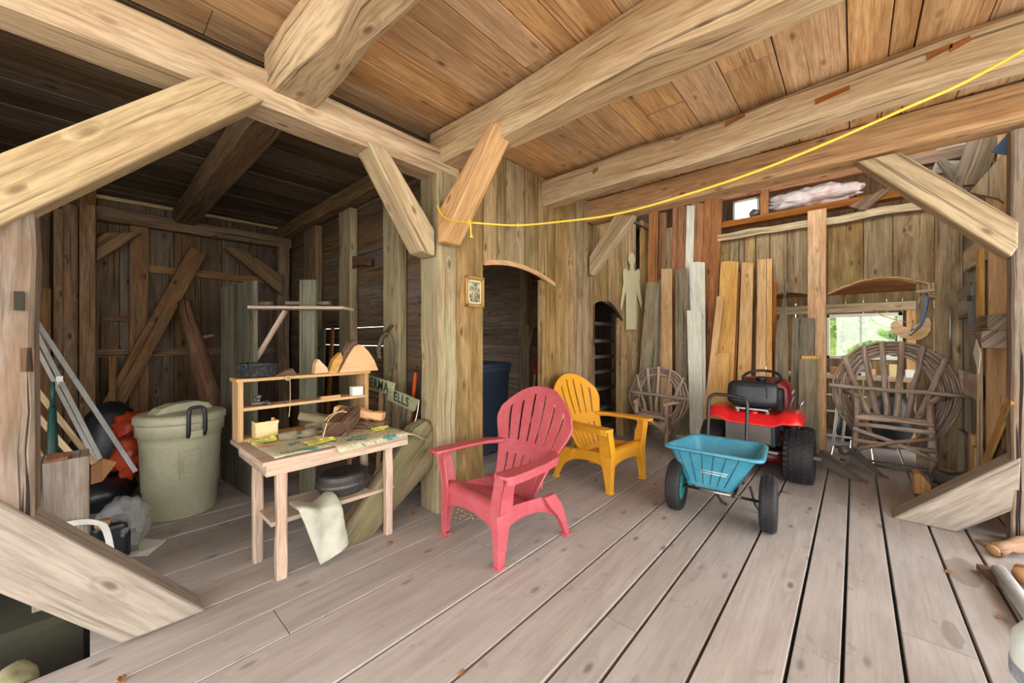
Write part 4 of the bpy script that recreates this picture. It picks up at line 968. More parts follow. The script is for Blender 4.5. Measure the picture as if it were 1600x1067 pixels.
T('timber_post', (pY(822, 500, 4.02).x, 4.02, 0), (pY(822, 500, 4.02).x, 4.02, 2.9), .13, .12, 'beamdark', 'dark post inside the doorway stall behind the bins', 'post', up=(0, 1, 0), seg=6)
stick('wooden_lath', Vector((on(806, 600, 3.86).x, 3.86, 0)), on(812, 508, 3.95), .012, 'greyb', 'thin pale lath leaning behind the black bin, left one', 'lath', w=.02)
stick('wooden_lath', Vector((on(803, 600, 3.86).x, 3.86, 0)), on(832, 512, 3.95), .012, 'greyb', 'thin lath leaning to the right behind the black bin', 'lath', w=.02)
stick('wooden_plank', Vector((on(820, 600, 3.87).x, 3.87, 0)), on(822, 508, 3.95), .02, 'darkwall', 'wide dark plank leaning behind the round black bin', 'plank', w=.13)
sh = empty('spade', Vector((on(832, 600, 3.86).x, 3.86, 0)), 'spade with a red grip leaning in the doorway stall', 'spade')
a = Vector((on(829, 600, 3.86).x, 3.86, .2)); b = on(836, 585, 3.97)
m = MB(); m.tube([a, b], .015, 8); m.build('shaft', 'pine', sh); e = (b-a).normalized()
m = MB(); m.tube([b, b+e*.06], .018, 8); sx = Vector((1, 0, 0)); m.tube([b+e*.06, b+e*.08+sx*.045, b+e*.16+sx*.05, b+e*.16-sx*.05, b+e*.08-sx*.045, b+e*.06], .011, 8); m.build('grip', 'redp', sh)
m = MB(); m.prism([a+Vector((-.09, 0, .05)), a+Vector((.09, 0, .05)), a+Vector((.08, 0, -.15)), a+Vector((0, 0, -.2)), a+Vector((-.08, 0, -.15))], (0, .01, 0)); m.build('blade', 'rust', sh)
#@@PART3
# =====================================================================
# WORK TABLE WITH ITS SHELVES
# =====================================================================
wt = empty('work_table', (-2.6, 1.05, 0), 'low rustic work table with a shelf rack along its back edge', 'table')
TX0, TX1, TY0, TY1, TZ = -2.98, -2.29, .62, 1.47, .655
m = MB()
for i in range(3): m.newr(); m.box((TX0+.23*i, TY0-.015, TZ-.022), (TX0+.23*i+.228, TY1, TZ), 1)
m.build('tabletop', 'tablew', wt)
for p, q in (((TX1-.022, TY0, .575), (TX1, TY1, .634)), ((TX1-.55, TY0, .575), (TX1-.022, TY0+.02, .634)), ((TX1-.55, TY1-.02, .575), (TX1-.022, TY1, .634))):
    m = MB(); m.newr(); m.box(p, q); m.build('apron', 'tablew', wt, bevel=.002)
for x_, y_, w_ in ((-2.325, .70, .052), (-2.325, 1.34, .05), (-2.60, .66, .05), (-2.66, 1.34, .045)):
    m = MB(); m.newr(); m.bar((x_, y_, 0), (x_, y_, .634), w_, w_, (0, 1, 0), 6, .004, .009); m.build('leg', 'tablew', wt)
m = MB(); m.newr(); m.box((-2.66, .66, .28), (-2.35, 1.4, .305)); m.build('lower_shelf', 'tablew', wt)
HX0, HX1 = -3.0, -2.86
for y_ in (.62, 1.45):
    m = MB(); m.newr(); m.box((HX0, y_, TZ), (HX1, y_+.03, 1.03), 2); m.build('shelf_side', 'hutch', wt, bevel=.002)
m = MB(); m.newr(); m.box((HX0-.02, .61, 1.03), (HX1+.01, 1.49, 1.05)); m.build('top_shelf', 'hutch', wt, bevel=.002)
m = MB(); m.newr(); m.box((HX0, .65, .845), (HX1, 1.45, .865)); m.build('middle_shelf', 'hutch', wt, bevel=.002)
m = MB(); m.newr(); m.box((HX0, .65, TZ), (HX1+.02, 1.15, TZ+.015)); m.build('bottom_strip', 'pine', wt, bevel=.002)
# things on the table. tX: point on the tabletop seen through a photo pixel
tz = lambda px, py, z=TZ+.003: pZ(px, py, z)
m = MB()
def sheet(c4, dz, seed, rr=.006, n=9):
    P = [Vector(p) for p in c4]
    def fn(u, v):
        p = P[0].lerp(P[1], u).lerp(P[3].lerp(P[2], u), v); return Vector((p.x, p.y, dz+rr*abs(noise.noise((u*4+seed, v*4, 0)))*1.4))
    return MB().grid(fn, n, n)
o = sheet([(-2.80, .66, 0), (-2.84, 1.05, 0), (-2.36, 1.14, 0), (-2.32, .67, 0)], TZ+.002, 1).build('newspaper_sheet', 'news', solid=.002); tag(o, 'printed newspaper sheet spread on the left part of the table', 'newspaper')
def overh(u, v):
    p = Vector((-2.84, .99, 0)).lerp(Vector((-2.24, .98, 0)), u).lerp(Vector((-2.82, 1.5, 0)).lerp(Vector((-2.27, 1.62, 0)), u), v)
    z = TZ+.006+.006*abs(noise.noise((u*4, v*5, 3)))
    e = max(0, p.x-(TX1+.004), p.y-(TY1+.002)); z -= e*.6 if e > 0 else 0
    return Vector((p.x, p.y, z))
o = MB().grid(overh, 12, 12).build('newspaper_sheet', 'news', solid=.002); tag(o, 'newspaper sheet hanging over the right end of the table', 'newspaper')
# gloves, cloths and cord
def glove(loc, rz, mat, label):
    m = MB(); c = Vector(loc); R = Matrix.Rotation(rz, 3, 'Z')
    pt = lambda x, y, z: c+R@Vector((x, y, z))
    m.tube([pt(-.06, 0, .02), pt(-.02, 0, .022), pt(.03, 0, .02), pt(.055, 0, .016)], [.024, .03, .034, .02], 10, bump=.3)
    for k in range(4):
        y_ = -.027+.018*k; m.tube([pt(.035, y_, .018), pt(.07, y_*1.3, .02), pt(.095-.01*abs(k-1.5), y_*1.5, .012)], [.011, .01, .007], 7, bump=.2)
    m.tube([pt(0, .03, .018), pt(.03, .055, .018), pt(.055, .06, .012)], [.011, .009], 7, bump=.2)
    return tag(m.build('work_glove', mat), label, 'glove')
p = tz(485, 682); glove((p.x, p.y, TZ+.008), 1.9, 'glove', 'grubby grey work glove on the newspaper, right of the other one')
p = tz(452, 687); glove((p.x, p.y, TZ+.008), 1.4, 'glove', 'grubby grey work glove beside the yellow green cloth on the table')
def crumple(name, c, r, mat, label, cat, seed, h=.02):
    m = MB(); m.grid(lambda u, v: Vector((c.x+(u-.5)*2*r[0]*(1+.3*noise.noise((u*3+seed, v*2, 0))), c.y+(v-.5)*2*r[1]*(1+.3*noise.noise((u*2, v*3+seed, 4))), c.z+h*(.35+abs(noise.noise((u*5+seed, v*5, 1)))*1.6*(1-abs(u-.5)*1.2)))), 14, 14)
    return tag(m.build(name, mat, solid=.003, sub=1), label, cat)
crumple('rag', tz(410, 692), (.05, .07), 'yglove', 'yellow green crumpled rag at the left end of the table', 'rag', 3, .03)
crumple('paper_bag', tz(500, 692), (.045, .085), 'yglove', 'yellow printed bag lying in the middle of the newspaper', 'bag', 8, .025)
crumple('rag', tz(395, 683)+Vector((.05, 0, 0)), (.03, .04), 'cream', 'small pale cloth scrap behind the yellow green rag', 'rag', 12, .015)
# firewood on the table
def log(name, a, b, w, h, mat, label, jit=.014, seg=8, ch=None, cat='firewood', up=(0, 0, 1), w2=None):
    m = MB(); m.newr(); m.bar(a, b, w, h, up, seg, jit, ch if ch is not None else min(w, h)*.22, w2=w2); return tag(m.build(name, mat), label, cat)
a = tz(535, 686, .70); b = tz(562, 662, .74)
log('bark_block', Vector((-2.52, 1.07, .712)), Vector((-2.70, 1.26, .765)), .15, .10, 'bark', 'rough brown bark block tied with cord in front of the firewood', .008, ch=.012)
log('split_log', Vector((-2.80, 1.20, .79)), Vector((-2.56, 1.44, .735)), .095, .055, 'cut', 'split log with pale sawn end on the right of the table', .01, cat='firewood')
log('split_log', Vector((-2.90, 1.00, .765)), Vector((-2.70, 1.22, .70)), .09, .06, 'moss', 'greenish split log lying behind the bark block')
log('split_log', Vector((-2.84, 1.0, .69)), Vector((-2.74, 1.34, .70)), .10, .06, 'greyb', 'grey split log at the back of the firewood pile')
log('split_log', Vector((-2.66, 1.27, .69)), Vector((-2.50, 1.42, .685)), .08, .05, 'bark', 'flaky bark strip lying right of the bark block')
m = MB(); m.tube(curve([(-2.58, 1.02, .68), (-2.60, 1.06, .785), (-2.62, 1.18, .80), (-2.60, 1.24, .74)], 5), .004, 6); m.tube(curve([(-2.53, 1.00, .67), (-2.56, 1.05, .775), (-2.64, 1.16, .805), (-2.70, 1.22, .80)], 5), .004, 6); tag(m.build('cord', 'twine'), 'thin cord wound round the bark block', 'cord')
m = MB()
for k in range(5): m.tube(curve([(-2.47+random.uniform(-.03, .03), 1.36+random.uniform(-.06, .06), .668+.004*k) for _ in range(6)], 4), .004, 5)
tag(m.build('yellow_string', 'yglove'), 'tangle of yellow string at the right front of the table', 'string')
# chip basket
bk_ = empty('chip_basket', (-2.84, .78, TZ+.017), 'small pale wooden chip basket on the table under the shelves', 'basket')
b0, b1, bz = (-2.89, .70), (-2.80, .825), TZ+.017
m = MB(); t_ = .004
for p, q in (((b0[0], b0[1], bz), (b1[0], b1[1], bz+t_)), ((b0[0], b0[1], bz), (b0[0]+t_, b1[1], bz+.085)), ((b1[0]-t_, b0[1], bz), (b1[0], b1[1], bz+.1)), ((b0[0], b0[1], bz), (b1[0], b0[1]+t_, bz+.1)), ((b0[0], b1[1]-t_, bz), (b1[0], b1[1], bz+.1))): m.box(p, q, ch=.0005)
m.build('body', 'basket', bk_)
m = MB(); m.box((b1[0], b0[1]-.004, bz+.082), (b1[0]+.003, b1[1]+.004, bz+.1), ch=.0005); m.box((b0[0], b1[1], bz+.082), (b1[0], b1[1]+.004, bz+.1), ch=.0005); m.build('rim_band', 'basket', bk_)
tag(MB().tube([(-2.84, .80, bz+.05), (-2.835, .805, bz+.115)], .009, 8).build('clothes_peg', 'cut'), 'small wooden peg standing in the chip basket', 'peg')
tag(MB().blob((-2.845, .735, bz+.078), (.025, .03, .016), 4).build('yellow_scrap', 'yglove'), 'yellow scrap heaped in the chip basket', 'scrap')
tag(MB().blob((-2.845, .78, bz+.08), (.018, .024, .014), 9).build('white_scrap', 'white'), 'white scrap next to the yellow one in the basket', 'scrap')
# on the shelves
m = MB(); c = (-2.93, .745, 1.05); m.lathe([(r*.78, h) for r, h in [(.0, .004), (.13, .004), (.145, .02), (.15, .085), (.158, .09), (.152, .093), (.143, .085), (.138, .02), (.0, .012)]], c, 36); bs = m.build('enamel_basin', 'enamel'); tag(bs, 'dark speckled enamel basin on the left end of the top shelf', 'basin')
m = MB(); zt = 1.05
def half(name, pts, dx, label, mat='cut', x=-2.84):
    t = empty(name, (x, pts[0][0], zt), label, 'firewood'); m = MB(); m.newr(); m.prism([(x, a, b) for a, b in pts], (-dx, 0, 0), (0, 1, 0)); m.build('split_face', mat, t); return t
h = half('half_log', [(pX(a, 582, -2.85).y, max(1.052, pX(a, b, -2.85).z)) for a, b in [(529, 584), (537, 568), (545, 553), (553, 541), (560, 538), (567, 541), (575, 549), (584, 563), (590, 584)]], .07, 'large pale half round log slice on the right of the top shelf')
m = MB(); bp = [(pX(a, 582, -2.85).y, pX(a, b, -2.85).z) for a, b in [(528, 582), (536, 566), (544, 551), (551, 541), (559, 536)]]
rr = [[Vector((-2.845-.065*k, a-.012+.014*noise.noise((i*1.3, k*3, 1)), b+.014+.02*noise.noise((i*1.7, k*4, 0)))) for k in (0, .3, .6, 1)] for i, (a, b) in enumerate([(lerp(bp[int(t)][0], bp[min(int(t)+1, 4)][0], t % 1), lerp(bp[int(t)][1], bp[min(int(t)+1, 4)][1], t % 1)) for t in [x*.25 for x in range(17)]])]
m.rings(rr, closed=False, caps=False); m.build('bark', 'bark', h, solid=.025)
half('log_wedge', [(pX(a, b, -2.85).y, max(1.052, pX(a, b, -2.85).z)) for a, b in [(513, 584), (526, 584), (535, 560), (532, 551), (521, 562)]], .06, 'yellowish wedge of split wood leaning on the half log', 'pine')
half('log_wedge', [(pX(a, b, -2.85).y, max(1.052, pX(a, b, -2.85).z)) for a, b in [(491, 584), (513, 582), (510, 574), (497, 561), (493, 568)]], .06, 'orange triangular wood wedge in the middle of the top shelf')
m = MB(); m.newr(); m.prism([(-2.85, .76+.05, 1.052), (-2.85, .96, 1.052), (-2.85, .93, 1.10), (-2.85, .88, 1.085), (-2.85, .83, 1.062)], (-.07, 0, 0), (0, 1, 0)); tag(m.build('wood_chip', 'bark'), 'flat bark covered wood piece right of the enamel basin', 'firewood')
m = MB(); c = Vector((-2.835, .895, 1.035)); m.tube([c+Vector((.003*math.sin(k*1.3), .016*math.cos(k*.9), .014*math.sin(k*.9)+.004)) for k in range(30)], .004, 5)
P = [c+Vector((.005, .01, -.0)), c+Vector((.006, .012, -.1)), c+Vector((.004, .010, -.2)), c+Vector((.008, .006, -.23)), c+Vector((.004, .004, -.255)), c+Vector((.002, .012, -.25))]; m.tube(curve(P, 4), .0022, 5); tag(m.build('hanging_string', 'twine'), 'knotted string hanging from the top shelf edge', 'string')
m = MB(); m.box((-2.90, 1.345, .866), (-2.85, 1.43, .935)); tag(m.build('white_box', 'white', bevel=.002), 'small white box on the right of the middle shelf', 'box')
m = MB(); m.newr(); m.box((-2.89, 1.12, .866), (-2.86, 1.26, .885)); tag(m.build('wooden_strip', 'pine', bevel=.001), 'short wooden strip lying on the middle shelf', 'strip')
m = MB(); m.tube([(-2.9, .70, .88), (-2.9, .80, .882)], .012, 8); m.tube([(-2.9, .74, .885), (-2.9, .74, .915)], .011, 8); m.lathe([(.014, 0), (.02, .01), (.02, .02), (.01, .028)], (-2.9, .74, .91), 10); m.lathe([(0, 0), (.018, 0), (.02, .012), (0, .02)], (-2.89, .80, .867), 10); tag(m.build('tap_fitting', 'rust'), 'dark metal tap fitting on the middle shelf', 'fitting')
# roasting pan and sack on the lower shelf
rp = empty('roasting_pan', (-2.5, 1.12, .305), 'black covered roasting pan on the lower table shelf', 'pan')
def oval(c, prof, n=36, ax=(1, 1)):
    return [[Vector((c[0]+r*ax[0]*math.cos(2*math.pi*j/n), c[1]+r*ax[1]*math.sin(2*math.pi*j/n), c[2]+h)) for j in range(n)] for r, h in prof]
m = MB(); m.rings(oval((-2.49, 1.12, .306), [(.12, 0), (.145, .012), (.165, .055), (.178, .06), (.178, .066)], ax=(.78, 1.0))); m.build('pan_base', 'iron', rp)
m = MB(); m.rings(oval((-2.49, 1.12, .306), [(.176, .066), (.172, .078), (.155, .10), (.152, .125), (.138, .134), (.05, .132)], ax=(.78, 1.0))); m.build('pan_lid', 'iron', rp)
m = MB(); m.tube(curve([(-2.44, 1.29, .365), (-2.41, 1.33, .362), (-2.45, 1.345, .362), (-2.50, 1.335, .362), (-2.52, 1.30, .365)], 4), .006, 6); m.build('handle', 'iron', rp)
def sack(u, v):
    if 1:
        X_ = -2.30; tl, tr, br_, bl = [pX(a, b, X_) for a, b in ((463, 792), (530, 788), (542, 848), (498, 882))]
        if v < .12: k = v/.12; p = tl.lerp(tr, u); return Vector((X_-.13*(1-k)-.012, p.y, .325+.02*math.sin(u*7+1)+.012))
        w = (v-.12)/.88; p = tl.lerp(tr, u).lerp(bl.lerp(br_, u), w); p.z = max(p.z, .008); f_ = .025*math.sin(u*8+w*2.5)*(1-w*.6)+.02*noise.noise((u*5, w*5, 2)); return Vector((X_+.02+f_*.6+.03*w*math.sin(u*3.1), p.y, p.z+(.012*math.sin(u*9) if w < .1 else 0)))
    y = lerp(.84, 1.03, u)+.05*v*(u-.3)+.045*v; x = -2.36+.06*v+.015*math.sin(u*9+v*3)+.01*noise.noise((u*6, v*6, 0)); z = .345-.30*v
    if v < .15: x = -2.50+.14*(v/.15)+.01*math.sin(u*12); z = .325+.035*math.sin(u*5)+.01
    return Vector((x+.02*(1-abs(u-.5)*2), y-.01*math.sin(v*6), z-.03*u*v))
tag(MB().grid(lambda u, v: sack(u, v) if v < .98 else sack(u, .98)+Vector((0, 0, .0)), 14, 20).build('canvas_sack', 'cloth', solid=.02, sub=1), 'grubby pale sack hanging over the lower shelf edge', 'sack')
tag(MB().tube(curve([(-2.33, 1.005, .30), (-2.325, .97, .25), (-2.32, .955, .22)], 4), [.014, .008], 8).build('pan_handle', 'iron'), 'black handle of a skillet poking over the sack', 'handle')
# big mossy shelf unit behind
sf = empty('shelf_unit', (-3.6, 1.1, 0), 'tall greenish weathered shelf unit standing behind the table', 'shelf')
A0 = pZ(345, 748, 0); A1 = pZ(396, 781, 0); m = MB(); k = 5
for i in range(k):
    a = A0.lerp(A1, i/k); b = A0.lerp(A1, (i+1)/k); m.newr(); up = 1.78+random.uniform(-.005, .005); m.prism([a, b, b+Vector((0, 0, up)), a+Vector((0, 0, up))], (.0, .03, 0), (0, 0, 1))
m.build('end_panel', 'green', sf)
B0 = Vector((-3.42, 1.17, 0)); dU = Vector((-.743, -.669, 0))
c = pD(482, 600, 3.12); m = MB(); m.newr(); m.bar((c.x, c.y, 0), (c.x, c.y, 1.785), .135, .03, (.669, -.743, 0)); m.build('upright', 'green', sf)
e = pD(545, 481, 3.12); s0 = pD(400, 479, 3.12); m = MB(); m.newr(); m.bar((s0.x, s0.y, 1.555), (e.x, e.y, 1.55), .2, .022); m.build('shelf_board', 'tablew', sf)
a = pD(401, 560, 3.15); b = pD(446, 485, 3.15); m = MB(); m.newr(); m.bar(a, b, .03, .03); m.build('strut', 'tablew', sf)
for px, w_ in ((412, .09), (470, .16), (500, .12)):
    c = pD(px, 474, 3.2); m = MB(); m.newr(); m.bar(c+Vector((-w_/2, -w_/2, .0)), c+Vector((w_/2, w_/2, .0)), .05, .03); tag(m.build('wood_offcut', 'greyb'), {412: 'wood offcut on the left end of the high shelf', 470: 'thin board end on the high shelf behind the upright', 500: 'grey offcut on the right end of the high shelf'}[px], 'offcut')
# clutter in the corner behind
lst = [((508, 700), (520, 512), 'orange', 'narrow brown board leaning behind the firewood', .06), ((545, 700), (560, 560), 'newbeam', 'short orange batten leaning in the corner behind the shelf', .05), ((500, 700), (505, 515), 'green', 'greenish board standing behind the top shelf', .12), ((590, 700), (596, 610), 'newbeam', 'brown batten leaning under the first name board', .05), ((566, 700), (575, 640), 'orange', 'short dark batten behind the split logs', .05)]
for (b_, t_, mt_, l_, w_) in lst:
    a = pY(b_[0], b_[1], 1.75); a.z = 0; b = pY(t_[0], t_[1], 1.86); m = MB(); m.newr(); m.bar(a, b, w_, .02, (0, 1, 0)); tag(m.build('leaning_board', mt_), l_, 'board')
a = pY(500, 545, 1.9); m = MB(); m.newr(); m.prism([(a.x-.45, 1.78, 0), (a.x+.22, 1.78, 0), (a.x+.22, 1.86, 1.28), (a.x-.30, 1.86, 1.24)], (0, .012, 0), (1, 0, 0)); tag(m.build('plywood_sheet', 'beamdark'), 'dark brown sheet of board leaning on the plank wall', 'sheet')
# name boards with painted letters
def text(s_, size, M_, mat, par, name='lettering'):
    cu = bpy.data.curves.new('t', 'FONT'); cu.body = s_; cu.size = size; cu.extrude = .001; cu.offset = .0018; cu.align_x = 'CENTER'; cu.align_y = 'CENTER'; cu.space_character = 1.15
    to = bpy.data.objects.new('t', cu); me = bpy.data.meshes.new_from_object(to); bpy.data.objects.remove(to)
    o = bpy.data.objects.new(name, me); C.objects.link(o); me.materials.clear(); me.materials.append(M[mat]); me.transform(M_); me.transform(Matrix.Translation(-WO[par.name])); o.parent = par; WO[o.name] = WO[par.name]; return o
def sign(q, txt, label, th=.018):
    # q: four corners tl tr br bl
    P = [Vector(p) for p in q]; x = (P[1]-P[0]).normalized(); n_ = x.cross(P[3]-P[0]).normalized()
    if n_.y > 0: n_ = -n_
    z = n_.cross(x).normalized() if (n_.cross(x)).z > 0 else -(n_.cross(x)).normalized()
    c = sum(P, Vector())/4; t = empty('name_board', tuple(c), label, 'sign'); m = MB(); m.newr(); m.prism(P, n_*-th, x); m.build('board', 'signw', t, bevel=.002)
    Mx = Matrix.Identity(4)
    for i in range(3): Mx[i][0] = x[i]; Mx[i][1] = z[i]; Mx[i][2] = n_[i]; Mx[i][3] = (c+n_*.002)[i]
    text(txt, (P[0]-P[3]).length*.82, Mx, 'letter', t); return t
Ys = 1.62; sign([pY(566, 583, Ys), pY(615, 598, Ys), pY(612, 617, Ys), pY(564, 606, Ys)], 'HERMA', 'weathered name board with black letters, upper of two behind the table')
SB = sign([pY(610, 606, 1.66), pY(653, 625, 1.66), pY(645, 643, 1.66), pY(603, 624, 1.66)], 'ELLS', 'weathered name board with black letters, lower one near the post')
b = pY(638, 622, 1.69); m = MB(); m.newr(); a = pY(620, 670, 1.66); a.z = .0; m.bar(a, b, .075, .03, (0, 1, 0)); tag(m.build('picket', 'green'), 'greenish picket leaning in front of the lower name board', 'picket')
m = MB(); a = pY(630, 680, 1.8); a.z = 0; m.tube([a, pY(650, 582, 1.85)], .016, 10); tag(m.build('tool_handle', 'orangepaint'), 'orange tool handle leaning beside the doorway post', 'handle')
m = MB(); a = pY(618, 680, 1.84); a.z = 0; m.tube([a, pY(650, 577, 1.88)], .006, 8); tag(m.build('iron_rod', 'iron'), 'thin black rod leaning next to the orange handle', 'rod')
m = MB(); m.tube(curve([pY(655, 625, 1.68), pY(651, 650, 1.64), pY(645, 668, 1.62)], 5), .003, 6); m.build('cord', 'white', SB)
# twisted rope hung on the pale stud
m = MB(); Y = 1.86
P = [(593, 560), (592, 545), (596, 530), (603, 522), (609, 524), (613, 540), (614, 560), (612, 572), (609, 585), (608, 600), (609, 640), (607, 670)]
pts = curve([pY(a, b, Y) for a, b in P], 8)
for s in (0, math.pi):
    m.tube([p+Vector((.011*math.cos(i*.8+s), .011*math.sin(i*.8+s), 0)) for i, p in enumerate(pts)], .012, 7)
tag(m.build('old_rope', 'glove'), 'thick old rope looped over a peg on the pale stud', 'rope')
m = MB(); m.newr(); m.bar(pY(599, 523, Y), pY(613, 508, Y), .03, .02); tag(m.build('wood_peg', 'beamdark'), 'stubby wooden peg that holds the thick rope', 'peg')
m = MB(); m.newr(); m.prism([pY(548, 400, 1.9), pY(578, 402, 1.9), pY(577, 416, 1.9), pY(556, 414, 1.9), pY(550, 420, 1.9), pY(545, 412, 1.9)], (0, .02, 0)); tag(m.build('bark_scrap', 'bark'), 'pale torn bark scrap stuck on the plank wall above the shelves', 'scrap')

# =====================================================================
# LEFT BAY
# =====================================================================
bn = empty('storage_bin', (-3.80, .47, 0), 'large beige plastic bin with a lid and black latch', 'bin')
bc = (-3.80, .47, 0)
KB = .77; m = MB(); m.lathe([(r*KB, h) for r, h in [(.0, .0), (.25, .0), (.275, .015), (.285, .2), (.293, .203), (.308, .55), (.312, .56), (.318, .6), (.335, .605), (.338, .70), (.33, .71)]], bc, 56); m.build('body', 'bin', bn)
m = MB(); m.lathe([(r*KB, h) for r, h in [(.0, .695), (.345, .69), (.352, .70), (.35, .735), (.335, .75), (.31, .755), (.18, .765), (.0, .77)]], bc, 56); lid = m.build('lid', 'bin', bn)
rt = Vector((cs, sn, 0)); fw = Vector((sn, -cs, 0)) # towards the camera
m = MB(); C0 = Vector(bc)+Vector((0, 0, .76)); ax_ = Vector((-.35, .93, 0)).normalized()
pr = [(-.24, 0), (-.2, .035), (-.1, .06), (.1, .065), (.2, .04), (.24, 0)]
rr = []; pp = ax_.cross(Vector((0, 0, 1)))
for a, h in pr: a *= KB; rr.append([C0+ax_*a+pp*.07+Vector((0, 0, -.01)), C0+ax_*a+pp*.055+Vector((0, 0, h)), C0+ax_*a-pp*.055+Vector((0, 0, h)), C0+ax_*a-pp*.07+Vector((0, 0, -.01))])
m.rings(rr); m.build('lid_grip', 'bin', lid, bevel=.012)
m = MB(); q0 = Vector(bc); ang = math.atan2(-.47, 3.8)+.3
def onb(da, r, z):
    r *= KB; return q0+Vector((math.cos(ang+da)*r, math.sin(ang+da)*r, z))
m.tube(curve([onb(-.17, .35, .60), onb(-.17, .37, .64), onb(-.165, .37, .755), onb(-.14, .36, .80), onb(0, .355, .81), onb(.14, .36, .80), onb(.165, .37, .755), onb(.17, .37, .64), onb(.17, .35, .60)], 4), .013, 8); m.build('latch', 'black', bn)
m = MB(); rr = [[onb(d, .336, .585), onb(d, .362, .59), onb(d, .366, .64), onb(d, .34, .65)] for d in (-.16, -.08, 0, .08, .16)]; m.rings(rr); m.build('grip', 'bin', bn, bevel=.006)
for s in (0, 1):
    m = MB(); d0, d1, z0, z1 = ((-.28, .22, .30, .50), (-.2, .14, .34, .46))[s]
    R = lambda d, z: onb(d-.08, .289+.052*z, z)
    loop = [R(lerp(d0, d1, i/8), z1) for i in range(9)]+[R(lerp(d1, d0, i/8), z0) for i in range(9)]; m.tube(loop, .003, 5, closed=True); m.build('embossed_frame', 'bin', bn)
# birch log leaning
bl_ = empty('birch_log', (-5.2, 1.3, 0), 'peeling birch log leaning in the corner behind the beige bin', 'log')
P = [(334, 655, -5.1), (326, 620, -5.2), (316, 580, -5.3), (305, 530, -5.45), (295, 500, -5.6), (290, 472, -5.7)]
pts = [pX(a, b, X) for a, b, X in P]; pts[0].z = 0; m = MB(); m.tube(curve(pts, 5), [.12, .10, .105]*1 if 0 else [.115-.002*i for i in range(26)], 14, bump=.25); m.build('trunk', 'bark', bl_)
m = MB(); p = pts[3]; m.tube([p, p+Vector((.05, .16, .05))], [.03, .02], 8, bump=.3); m.build('branch_stub', 'bark', bl_)
# leaning tall boards
for i, (x0, x1, y1, yb, Xt, mt_, l_) in enumerate(((60, 78, 330, 560, -6.05, 'darkwall', 'dark board beside the grey post, leftmost of the tall boards'), (84, 98, 325, 700, -5.95, 'baywood', 'narrow round edged brown board in the left bay'), (98, 122, 318, 700, -6.0, 'baywood', 'wide brown board leaning in the left bay'), (124, 149, 318, 700, -5.85, 'baywood', 'knotty brown board with wane, right of the tall boards'), (62, 80, 450, 640, -5.7, 'baywood', 'short yellowish board behind the aluminium frames'), (170, 180, 556, 660, -5.9, 'baywood', 'short narrow batten standing under the slanting board'))):
    a = pX(x0, y1, Xt); b = pX(x1, y1, Xt); zz = 0; m = MB(); m.newr()
    m.prism([(Xt+.12, a.y, 0), (Xt+.12, b.y, 0), (Xt, b.y, a.z), (Xt, a.y, a.z)], (.02, 0, 0), (0, 0, 1)); tag(m.build('tall_board', mt_, bevel=.003), l_, 'board')
# aluminium frames and boards leaning
def strip(p0, X0, p1, X1, w, t, mat, label, name='frame_strip', cat='strip'):
    a = pX(*p0, X0); b = pX(*p1, X1); m = MB(); m.newr(); m.bar(a, b, w, t, (1, 0, .2)); return tag(m.build(name, mat, bevel=.001), label, cat)
strip((50, 492), -4.5, (212, 737), -4.05, .03, .02, 'alu', 'longest aluminium frame strip slanting in the left bay')
strip((52, 510), -4.4, (158, 720), -3.9, .026, .02, 'alu', 'middle aluminium frame strip with a catch')
strip((55, 540), -4.2, (150, 722), -3.8, .022, .02, 'alu', 'lower left aluminium frame strip')
strip((50, 600), -3.9, (152, 730), -3.6, .03, .09, 'brace', 'pale board slanting beside the aluminium strips', 'slanting_board', 'board')
strip((50, 640), -3.8, (120, 720), -3.5, .03, .06, 'brace', 'lower pale board slanting down behind the timber block', 'slanting_board', 'board')
strip((50, 690), -3.7, (80, 745), -3.45, .03, .05, 'cut', 'lowest brown board slanting beside the grey post', 'slanting_board', 'board')
m = MB(); p = pX(94, 594, -4.2); m.box(p+Vector((0, -.02, -.03)), p+Vector((.02, .015, .03))); tag(m.build('catch', 'steel'), 'small metal catch on the middle aluminium strip', 'catch')
m = MB(); a = pX(80, 770, -3.3); a.z = 0; b = pX(82, 636, -3.3); m.tube([a, a.lerp(b, .6), b], [.034, .028, .015], 10); m.tube([b, b+Vector((0, 0, .14))], .01, 8); tag(m.build('folded_parasol', 'green_paint'), 'dark green folded parasol standing behind the timber block', 'parasol')
# timber block with orange wedge
blk = empty('timber_block', (-2.95, -.09, -.05), 'upright grey weathered timber block behind the lower left brace', 'block')
a = pX(49, 728, -2.85); b = pX(140, 712, -2.85)
m = MB(); m.newr(); m.prism([(-2.85, a.y, .02), (-2.85, b.y, .02), (-2.85, b.y, b.z), (-2.85, a.y, a.z)], (-.2, 0, 0), (0, 0, 1)); m.build('body', 'greypost', blk, bevel=.006)
m = MB(); m.newr(); z = a.z; m.prism([(-2.86, a.y+.04, z-.0), (-2.86, a.y+.11, z+.005), (-2.93, a.y+.12, z+.015), (-2.96, a.y+.045, z+.012)], (0, 0, .012)); tag(m.build('wood_chip', 'orange'), 'orange wood chip on top of the timber block', 'chip')
